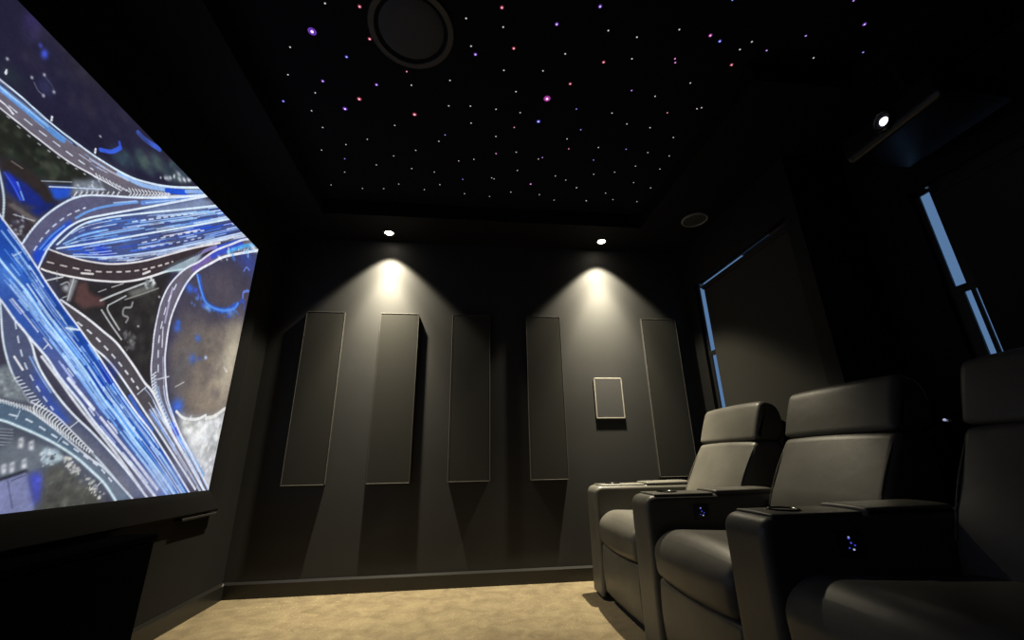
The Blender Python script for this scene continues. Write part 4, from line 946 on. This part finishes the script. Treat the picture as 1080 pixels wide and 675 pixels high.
# ------------------------------------------------------------------ low black cabinet under the screen
cab = empty('media_cabinet', (-1.27, 1.0, 0), 'low plain black cabinet on the carpet right under the projection screen', 'cabinet')
cy0, cy1, cx0, cx1, cz = 0.15, 2.045, XL + 0.018, -1.25, 0.496
link('body', boxes([((cx0, cy0, 0.05), (cx1 - 0.02, cy1, cz - 0.025)), ((cx0, cy0 + 0.03, 0), (cx1 - 0.03, cy1 - 0.01, 0.05))], 0.003, 1), M['cloth'], cab)
link('top_board', box((cx0, cy0 - 0.01, cz - 0.025), (cx1, cy1 + 0.01, cz), 0.003, 2), M['cloth'], cab)
for k in range(3):
    a = cy0 + (cy1 - cy0) * k / 3; b = cy0 + (cy1 - cy0) * (k + 1) / 3
    d = link('door', box((cx1 - 0.02, a + 0.003, 0.055), (cx1 - 0.002, b - 0.003, cz - 0.03), 0.002, 1), M['cloth'], cab)

# ------------------------------------------------------------------ acoustic panels
PT, PZ0, PZ1 = 0.030, 0.623, 1.826
for x0, x1, lab in ((-1.168, -0.892, 'tall charcoal fabric acoustic panel nearest the projection screen'),
                    (-0.635, -0.349, 'tall charcoal acoustic panel right below the downlight nearer the screen'),
                    (-0.100, 0.190, 'tall charcoal acoustic panel midway between the two downlights, middle of the five'),
                    (0.468, 0.742, 'tall charcoal acoustic panel just left of the small rectangular wall speaker'),
                    (1.410, 1.705, 'tall charcoal acoustic panel beside the window corner, above the farthest recliner')):
    p = empty('acoustic_panel', ((x0 + x1) / 2, YB, PZ0), lab, 'acoustic panel', 'acoustic panels on the end wall')
    link('fabric_face', box((x0 + 0.002, YB - PT, PZ0 + 0.002), (x1 - 0.002, YB - 0.0003, PZ1 - 0.002), 0.005, 3), M['panel'], p)
    e = 0.0030; yf = YB - PT + 0.001
    bm = bmesh.new()
    c4 = [(x0 + e, yf, PZ0 + e), (x1 - e, yf, PZ0 + e), (x1 - e, yf, PZ1 - e), (x0 + e, yf, PZ1 - e)]
    for k in range(4):
        tube_into(bm, [c4[k], c4[(k + 1) % 4]], 0.0026, 8)
    link('edge_piping', fin(bm), M['panel_edge'], p)  # fabric piping run round the front edge of the panel

# small rectangular in-wall speaker
ws = empty('wall_speaker', (1.093, YB, 1.19), 'small rectangular wall speaker with a thin pale rim', 'speaker')
wx0, wx1, wz0, wz1 = 0.981, 1.205, 1.038, 1.344
r_ = 0.010
link('rim', boxes([((wx0, YB - 0.009, wz0), (wx0 + r_, YB - 0.0003, wz1)), ((wx1 - r_, YB - 0.009, wz0), (wx1, YB - 0.0003, wz1)),
                   ((wx0, YB - 0.009, wz0), (wx1, YB - 0.0003, wz0 + r_)), ((wx0, YB - 0.009, wz1 - r_), (wx1, YB - 0.0003, wz1))], 0.002, 2), M['grey_rim'], ws)
link('grille', box((wx0 + r_ * 0.8, YB - 0.0086, wz0 + r_ * 0.8), (wx1 - r_ * 0.8, YB - 0.0003, wz1 - r_ * 0.8), 0.003, 2), M['grille'], ws)

# ------------------------------------------------------------------ ceiling speakers
cs = empty('ceiling_speaker', (-0.264, 1.337, ZS), 'large round black speaker in the star ceiling', 'speaker')
link('rim', ringmesh(0.158, 0.186, 0.0, -0.012, (-0.264, 1.337, ZS)), M['dark_rim'], cs)
link('grille', lathe([(0.0, -0.010), (0.09, -0.009), (0.134, -0.006), (0.141, -0.002), (0.141, 0.0)], (-0.264, 1.337, ZS), 'Z', 56), M['grille'], cs)
link('grille_gap', ringmesh(0.139, 0.160, 0.0, -0.002, (-0.264, 1.337, ZS)), M['velvet'], cs)
cs = empty('ceiling_speaker', (1.695, 2.495, ZC), 'small round black speaker in the ceiling border near the far window', 'speaker')
link('rim', ringmesh(0.083, 0.092, 0.0, -0.014, (1.695, 2.495, ZC)), M['grey_rim'], cs)
link('grille', lathe([(0.0, -0.006), (0.06, -0.0055), (0.083, -0.003), (0.083, 0.0)], (1.695, 2.495, ZC), 'Z', 48), M['grille'], cs)

# ------------------------------------------------------------------ downlights
BEAM = 1250
M['lamp'] = glow('lamp_lens', (1.0, 0.90, 0.70), 30)
M['trim_ring'] = mat('black_lamp_ring', (0.02, 0.02, 0.02), 0.4)
M['reflector'] = mat('lamp_reflector', (0.6, 0.58, 0.5), 0.25, 1.0)
for x, y, lab in ((-0.606, 2.888, 'lit recessed ceiling downlight nearer the screen, its beam on the second panel'),
                  (1.100, 2.878, 'lit recessed ceiling downlight nearer the windows, above the small wall speaker')):
    d = empty('downlight', (x, y, ZC), lab, 'ceiling light', 'downlights over the end wall')
    link('trim_ring', ringmesh(0.040, 0.050, 0.0, -0.004, (x, y, ZC)), M['trim_ring'], d)
    link('reflector', ringmesh(0.031, 0.040, 0.0, -0.002, (x, y, ZC)), M['reflector'], d)
    link('lens', lathe([(0.0, -0.007), (0.018, -0.0055), (0.028, -0.003), (0.031, 0.0)], (x, y, ZC), 'Z', 32), M['lamp'], d)
    # a reflector lamp: photometric curve peaking on the axis and cut off at about 47 degrees
    l = bpy.data.lights.new('beam', 'SPOT'); l.energy = BEAM
    l.color = (1.0, 0.885, 0.64); l.spot_size = math.radians(97); l.spot_blend = 0.3; l.shadow_soft_size = 0.018
    l.use_nodes = True
    lt = l.node_tree; e = lt.nodes['Emission']
    tc = lt.nodes.new('ShaderNodeTexCoord'); sx = lt.nodes.new('ShaderNodeSeparateXYZ'); lt.links.new(tc.outputs['Normal'], sx.inputs[0])
    ab = lt.nodes.new('ShaderNodeMath'); ab.operation = 'ABSOLUTE'; lt.links.new(sx.outputs['Z'], ab.inputs[0])
    ac = lt.nodes.new('ShaderNodeMath'); ac.operation = 'ARCCOSINE'; lt.links.new(ab.outputs[0], ac.inputs[0])
    dv = lt.nodes.new('ShaderNodeMath'); dv.operation = 'DIVIDE'; dv.inputs[1].default_value = math.radians(50); lt.links.new(ac.outputs[0], dv.inputs[0])
    cr = lt.nodes.new('ShaderNodeValToRGB'); lt.links.new(dv.outputs[0], cr.inputs['Fac'])
    el = cr.color_ramp.elements; st = [(0, 0.74), (8, 0.68), (14, 0.56), (20, 0.41), (25, 0.225), (30, 0.138), (36, 0.100), (41, 0.070), (45, 0.028), (49, 0.0)]
    el[0].position = 0; el[1].position = 0.98
    for a_, v_ in st[1:-1]:
        el.new(a_ / 50)
    for q_, (a_, v_) in zip(el, st):
        q_.color = (v_, v_, v_, 1)
    lt.links.new(cr.outputs['Color'], e.inputs['Strength'])
    lo = bpy.data.objects.new('beam', l); COL.objects.link(lo); lo.parent = d; lo.location = (0, 0, -0.03)

# ------------------------------------------------------------------ star ceiling
STARC = {'w': ((0.80, 0.74, 0.70), (0.06, 0.055, 0.06)), 'b': ((0.42, 0.42, 1.0), (0.03, 0.03, 0.25)), 'r': ((1.0, 0.42, 0.46), (0.22, 0.03, 0.06)),
         'v': ((0.66, 0.45, 1.0), (0.10, 0.03, 0.30)), 'p': ((1.0, 0.45, 0.85), (0.24, 0.03, 0.20))}
STARN = {'w': 'white', 'b': 'blue', 'r': 'red', 'v': 'violet', 'p': 'pink'}
STARS = [
(-0.608,1.262,'w',0,None),
(-0.469,1.261,'r',1,None),
(-0.702,1.391,'v',3,'largest violet star, in the ceiling corner nearest the screen, beside the large round ceiling speaker'),
(-0.826,1.476,'w',0,None),
(-0.583,1.500,'b',1,None),
(-0.457,1.400,'r',1,None),
(-0.892,1.625,'w',0,None),
(-0.735,1.646,'v',1,None),
(-0.795,1.721,'w',0,None),
(-0.979,1.792,'b',1,None),
(-0.853,1.842,'w',0,None),
(-0.831,1.958,'w',0,None),
(-0.895,2.145,'w',0,None),
(-0.736,2.083,'w',0,None),
(-0.776,2.210,'b',0,None),
(-0.810,2.339,'w',0,None),
(-0.938,2.485,'w',0,None),
(-0.733,2.504,'w',0,None),
(-0.588,2.494,'w',0,None),
(-0.476,2.433,'w',0,None),
(-0.473,1.641,'v',1,None),
(-0.580,1.739,'r',2,'bright red star just beside a bright violet one near the large ceiling speaker'),
(-0.671,1.812,'v',2,'bright violet star just beside a bright red one near the large ceiling speaker'),
(-0.423,1.903,'w',0,None),
(-0.600,2.027,'w',0,None),
(-0.467,2.155,'w',0,None),
(-0.590,2.249,'w',0,None),
(-0.370,2.264,'w',0,None),
(-0.326,2.093,'w',0,None),
(-0.307,2.479,'w',0,None),
(-0.303,1.814,'r',2,'bright red star alone beyond the rim of the large round ceiling speaker'),
(-0.312,1.550,'r',0,None),
(-0.298,1.626,'w',0,None),
(-0.103,1.579,'w',0,None),
(-0.114,1.737,'w',0,None),
(0.002,1.727,'w',0,None),
(0.008,1.845,'w',0,None),
(-0.142,1.949,'b',0,None),
(-0.181,2.004,'w',0,None),
(-0.065,2.163,'w',0,None),
(0.031,2.139,'w',0,None),
(-0.226,2.285,'w',0,None),
(-0.196,2.414,'w',0,None),
(-0.039,2.343,'b',0,None),
(-0.026,2.500,'w',0,None),
(0.156,2.309,'w',0,None),
(0.173,2.317,'w',0,None),
(0.154,2.516,'w',0,None),
(0.302,2.452,'w',0,None),
(0.320,2.218,'w',0,None),
(0.291,2.051,'w',0,None),
(0.167,2.074,'p',0,None),
(0.155,1.932,'w',0,None),
(0.141,1.735,'w',0,None),
(0.275,1.745,'w',0,None),
(0.235,1.612,'w',0,None),
(0.255,1.853,'r',0,None),
(0.161,1.496,'w',0,None),
(0.196,1.379,'r',1,None),
(0.138,1.285,'w',0,None),
(0.125,1.204,'r',1,None),
(-0.025,1.264,'w',0,None),
(-0.001,1.388,'w',0,None),
(0.020,1.427,'v',1,None),
(0.371,1.249,'v',1,None),
(0.441,1.381,'w',0,None),
(0.353,1.480,'w',0,None),
(0.505,1.539,'r',1,None),
(0.405,1.640,'p',3,'largest pink star, near the middle of the star ceiling'),
(0.578,1.690,'b',0,None),
(0.386,1.797,'b',2,'bright deep blue star just beyond the largest pink star'),
(0.642,1.833,'b',0,None),
(0.580,1.911,'w',0,None),
(0.610,1.991,'r',0,None),
(0.439,2.098,'w',0,None),
(0.462,2.082,'v',0,None),
(0.582,2.250,'w',0,None),
(0.663,2.285,'w',0,None),
(0.757,2.361,'w',0,None),
(0.429,2.350,'p',1,None),
(0.510,2.462,'w',0,None),
(0.631,2.518,'w',0,None),
(0.869,2.504,'w',0,None),
(0.538,1.157,'v',1,None),
(0.607,1.253,'w',0,None),
(0.747,1.269,'w',0,None),
(0.923,1.216,'w',0,None),
(0.766,1.374,'w',0,None),
(0.636,1.405,'r',1,None),
(0.834,1.546,'v',0,None),
(0.973,1.353,'p',0,None),
(0.984,1.372,'p',0,None),
(1.078,1.228,'p',1,None),
(1.137,1.249,'b',1,None),
(1.256,1.277,'w',0,None),
(1.287,1.236,'w',0,None),
(1.386,1.269,'v',0,None),
(1.266,1.356,'r',1,None),
(1.117,1.473,'w',0,None),
(0.972,1.568,'w',0,None),
(1.089,1.666,'r',0,None),
(1.239,1.624,'w',0,None),
(1.261,1.615,'w',0,None),
(0.782,1.698,'w',0,None),
(0.894,1.765,'w',0,None),
(1.039,1.779,'w',0,None),
(1.212,1.839,'w',0,None),
(0.790,1.963,'w',0,None),
(0.966,1.961,'b',0,None),
(1.113,1.976,'w',0,None),
(1.263,1.992,'w',0,None),
(1.260,2.117,'w',0,None),
(1.086,2.104,'w',0,None),
(0.793,2.074,'b',0,None),
(0.836,2.208,'w',0,None),
(0.970,2.175,'w',0,None),
(0.759,2.359,'w',0,None),
(1.140,2.268,'w',0,None),
(1.284,2.315,'w',0,None),
(0.984,2.401,'w',0,None),
(1.064,2.471,'w',0,None),
(0.872,2.505,'w',0,None),
(1.252,2.479,'w',0,None),
(1.516,1.185,'v',0,None),
(1.640,1.281,'w',0,None),
(1.738,1.110,'v',1,None),
(1.855,1.231,'b',0,None),
(1.868,1.009,'w',0,None),
(1.598,1.024,'v',0,None),
(1.083,1.074,'b',0,None),
]
def star_mesh(r, rc):
    """polished fibre end (bright core) on a dim glowing disc that paints its halo"""
    bm = bmesh.new()
    lathe_into(bm, [(r * math.cos(a), -0.001 - r * 0.6 * math.sin(a)) for a in (0, 0.4, 0.8, 1.2)] + [(0.0, -0.001 - r * 0.6)], (0, 0, 0), 'Z', 10)
    n0 = len(bm.faces)
    lathe_into(bm, [(rc, 0.0), (rc * 0.8, -0.0012), (r * 0.6, -0.0014)], (0, 0, 0), 'Z', 14)
    me = fin(bm)
    for i, p in enumerate(me.polygons):
        p.material_index = 0 if i < n0 else 1
    return me
proto = {}
for x, y, c, sz, lab in STARS:
    if (c, sz) not in proto:
        core, rim = STARC[c]
        k = (0.95, 1.2, 1.7, 2.2)[sz]; h = (0.5, 0.8, 1.1, 1.3)[sz]
        a_ = glow('fibre_core_%s_%d' % (STARN[c], sz), core, k); b_ = glow('fibre_halo_%s_%d' % (STARN[c], sz), rim, h)  # the outer disc glows dimly to paint the halo round each star
        o = link('fibre_optic_star', star_mesh((0.0034, 0.0042, 0.0052, 0.0066)[sz], (0.0056, 0.0085, 0.012, 0.018)[sz]), [a_, b_])
        proto[(c, sz)] = o
    else:
        o = proto[(c, sz)].copy(); COL.objects.link(o)
    o.location = (x, y, ZS)
    size = ('pinpoint', 'small', 'bright', 'largest')[sz]
    tag(o, lab or '%s %s fibre optic star in the black star ceiling' % (size, STARN[c]), 'star light', '%s %s ceiling stars' % (size, STARN[c]))

# ------------------------------------------------------------------ projector hung from the ceiling
px, py, pz = 1.80, 1.215, 2.131
pj = empty('projector', (px + 0.16, py, ZC), 'black projector hung from the ceiling with its lens lit', 'projector')
link('body', slab(round_poly([(px + 0.012, pz - 0.065), (px + 0.33, pz - 0.065), (px + 0.33, pz + 0.075), (px, pz + 0.075), (px, pz - 0.04)], [0.03, 0.02, 0.03, 0.03, 0.02]), py - 0.21, py + 0.21, 0.025), M['proj'], pj)
link('lens_hood', ringmesh(0.034, 0.048, 0.02, -0.022, (px, py, pz), 'X', 40), M['gloss'], pj)
M['lens_glass'] = glow('lit_projector_lens', (0.86, 0.90, 1.0), 5)
link('lens', lathe([(0.0, -0.014), (0.009, -0.0125), (0.015, -0.008), (0.0185, 0.0)], (px - 0.001, py, pz), 'X', 28), M['lens_glass'], pj)
link('lens_barrel', ringmesh(0.018, 0.034, 0.0, -0.006, (px, py, pz), 'X', 40), M['dark_rim'], pj)
bm = bmesh.new(); lathe_into(bm, [(0.02, pz + 0.07 - ZC), (0.02, -0.01)], (px + 0.18, py, ZC), 'Z', 20); lathe_into(bm, [(0.07, -0.012), (0.07, 0.0)], (px + 0.18, py, ZC), 'Z', 28)
link('ceiling_mount', fin(bm), M['plastic'], pj)
for s in (-1, 1):
    link('vent_grille', boxes([((px - 0.001 + 0.003, py + s * 0.135 - 0.05, pz - 0.03 + 0.016 * k), (px + 0.006, py + s * 0.135 + 0.05, pz - 0.022 + 0.016 * k)) for k in range(5)]), M['plastic'], pj)

# ------------------------------------------------------------------ recliners
ARMW, XF = 0.185, 0.80
M['icon'] = glow('blue_lit_icon', (0.08, 0.10, 0.9), 0.55)
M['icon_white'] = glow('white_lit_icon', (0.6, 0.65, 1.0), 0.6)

def armrest(parent, y0, y1):
    xb = 1.66
    prof = round_poly([(XF, 0.015), (xb, 0.015), (xb, 0.60), (XF, 0.60)], [0.01, 0.02, 0.05, 0.055], 8)
    a = link('armrest', slab(prof, y0, y1, 0.024, 0.0), M['leather'], parent)
    yc = (y0 + y1) / 2
    # padded top, split in a front rest and a raised rear rest
    link('arm_pad', slab(round_poly([(0.845, 0.594), (1.125, 0.594), (1.125, 0.606), (0.845, 0.606)], [0.004, 0.004, 0.008, 0.012]), y0 + 0.012, y1 - 0.012, 0.008, 0.002), M['leather'], a)
    link('arm_pad', slab(round_poly([(1.135, 0.594), (1.42, 0.594), (1.42, 0.618), (1.135, 0.615)], [0.004, 0.004, 0.012, 0.014]), y0 + 0.010, y1 - 0.010, 0.010, 0.003), M['leather'], a)
    c = (0.945, yc, 0.606)
    bm = bmesh.new()
    lathe_into(bm, [(0.044, -0.004), (0.0465, 0.003), (0.044, 0.006), (0.041, 0.005), (0.038, 0.0015), (0.0, 0.0012)], c, 'Z', 40)
    link('cup_holder', fin(bm), M['gloss'], a)
    return a

def control(a, y0):
    """touch plate with lit icons on the inner face of an armrest"""
    xc, zc = 1.048, 0.530
    link('control_plate', box((xc - 0.035, y0 - 0.004, zc - 0.030), (xc + 0.035, y0 + 0.002, zc + 0.032), 0.003, 2), M['gloss'], a)
    bm = bmesh.new()
    for dx, dz, r in ((-0.004, 0.014, 0.0035), (0.0, 0.002, 0.0028), (0.010, -0.004, 0.0022), (-0.008, -0.010, 0.002)):
        lathe_into(bm, [(r, 0.0), (r * 0.8, -0.0015), (0.0, -0.002)], (xc + dx, y0 - 0.004, zc + dz), 'Y', 12)
    link('icon', fin(bm), M['icon'], a)
    bm = bmesh.new()
    for dx, dz, r in ((-0.004, 0.016, 0.0022), (0.004, -0.014, 0.0026)):
        lathe_into(bm, [(r, 0.0), (r * 0.8, -0.0022), (0.0, -0.0028)], (xc + dx, y0 - 0.0042, zc + dz), 'Y', 12)
    link('icon', fin(bm), M['icon_white'], a)

def recliner(yfar, label, seatw=0.55, extra_arm=False, plate=True):
    y1 = yfar - ARMW; y0 = y1 - seatw
    o = empty('recliner', (1.2, (y0 + yfar) / 2, 0), label, 'recliner', 'recliners in a row')
    a = armrest(o, y1, yfar)
    if plate:
        control(a, y1)
    if extra_arm:
        armrest(o, y0 - ARMW, y0)
    g = 0.004
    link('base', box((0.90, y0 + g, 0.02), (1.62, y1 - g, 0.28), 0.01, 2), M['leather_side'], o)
    # seat: deep bolster with a rounded nose
    sp = round_poly([(0.800, 0.30), (0.87, 0.285), (1.42, 0.275), (1.42, 0.452), (1.10, 0.462), (0.868, 0.474), (0.792, 0.415)], [0.03, 0.03, 0.02, 0.03, 0.1, 0.07, 0.07], 8)
    s = link('seat_cushion', slab(sp, y0 + g, y1 - g, 0.045, 0.010, 7, 12), M['leather'], o)
    fp = round_poly([(0.818, 0.045), (0.90, 0.045), (0.90, 0.30), (0.815, 0.292), (0.806, 0.17)], [0.02, 0.01, 0.01, 0.02, 0.15], 6)
    link('footrest', slab(fp, y0 + g, y1 - g, 0.02, 0.004), M['leather'], o)
    # backrest, leaning back
    bp = round_poly([(1.335, 0.42), (1.50, 0.30), (1.62, 0.30), (1.665, 0.80), (1.64, 0.835), (1.515, 0.832), (1.36, 0.56)], [0.03, 0.03, 0.02, 0.02, 0.02, 0.028, 0.14], 8)
    b = link('backrest', slab(bp, y0 + g, y1 - g, 0.028, 0.010, 6, 12), M['leather'], o)
    for yy in (y0 + g + 0.015, y1 - g - 0.015):
        bm = bmesh.new(); tube_into(bm, [(1.3535 + 0.157 * t - 0.012 * math.sin(PI * t) + 0.001, yy, 0.53 + 0.28 * t) for t in [k / 12 for k in range(13)]], 0.0035, 8)
        link('piping', fin(bm), M['stitch'], b)
    hp = round_poly([(1.508, 0.838), (1.66, 0.830), (1.705, 0.90), (1.69, 1.02), (1.588, 1.050), (1.545, 0.95)], [0.025, 0.04, 0.05, 0.06, 0.045, 0.12], 8)
    h = link('headrest', slab(hp, y0 + g, y1 - g, 0.030, 0.006, 7, 12), M['leather'], o)
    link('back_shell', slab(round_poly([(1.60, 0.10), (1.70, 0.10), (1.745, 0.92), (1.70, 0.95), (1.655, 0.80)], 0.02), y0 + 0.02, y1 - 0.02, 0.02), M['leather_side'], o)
    for xx in (0.93, 1.56):
        for yy in (y0 + 0.06, y1 - 0.06):
            link('foot', lathe([(0.024, 0.0), (0.028, 0.022)], (xx, yy, 0.0), 'Z', 18), M['plastic'], o)
    return o, b, h, y0, y1
PITCH = 0.735
recliner(2.790, 'black leather recliner farthest from the camera, next to the panel wall', plate=False)
recliner(2.055, 'black leather recliner in the middle of the row, between two armrests with cup holders')
o, b, h, y0, y1 = recliner(1.320, 'black leather recliner nearest the camera, mostly in deep shadow', 0.65, True)
# small metal knob on the near recliner, plus an added glowing bright spot
link('back_knob', lathe([(0.0055, 0.0), (0.0055, 0.012), (0.004, 0.016), (0.0, 0.017)], (1.487, y1 - 0.004, 0.852), 'Y', 16), M['metal'], o)
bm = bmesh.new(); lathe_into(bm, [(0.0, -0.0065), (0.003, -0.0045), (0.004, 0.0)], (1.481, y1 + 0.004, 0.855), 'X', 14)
link('knob_glow_spot', fin(bm), M['icon_white'], o)

# ------------------------------------------------------------------ daylight outside, camera, colour
w = bpy.data.worlds.new('dusk'); SC.world = w; w.use_nodes = True
bg = w.node_tree.nodes['Background']
bg.inputs['Color'].default_value = (0.135, 0.265, 0.50, 1); bg.inputs['Strength'].default_value = 0.85

cam = bpy.data.cameras.new('camera'); co = bpy.data.objects.new('camera', cam); COL.objects.link(co)
cam.sensor_fit = 'HORIZONTAL'; cam.sensor_width = 36.0; cam.lens = 36.0 * 431.72 / 1080
cam.clip_start = 0.02; cam.clip_end = 60
r = Vector((0.99341483, -0.11333831, -0.01677485)); u = Vector((-0.020874, -0.32300089, 0.94616843)); f = Vector((0.11265543, 0.9395876, 0.32323969))
co.matrix_world = Matrix(((r.x, u.x, -f.x, 0), (r.y, u.y, -f.y, 0), (r.z, u.z, -f.z, 0.76), (0, 0, 0, 1)))
SC.camera = co
SC.view_settings.view_transform = 'Standard'; SC.view_settings.look = 'None'
SC.view_settings.gamma = 1.0; SC.view_settings.exposure = 0.0; SC.view_settings.use_curve_mapping = False
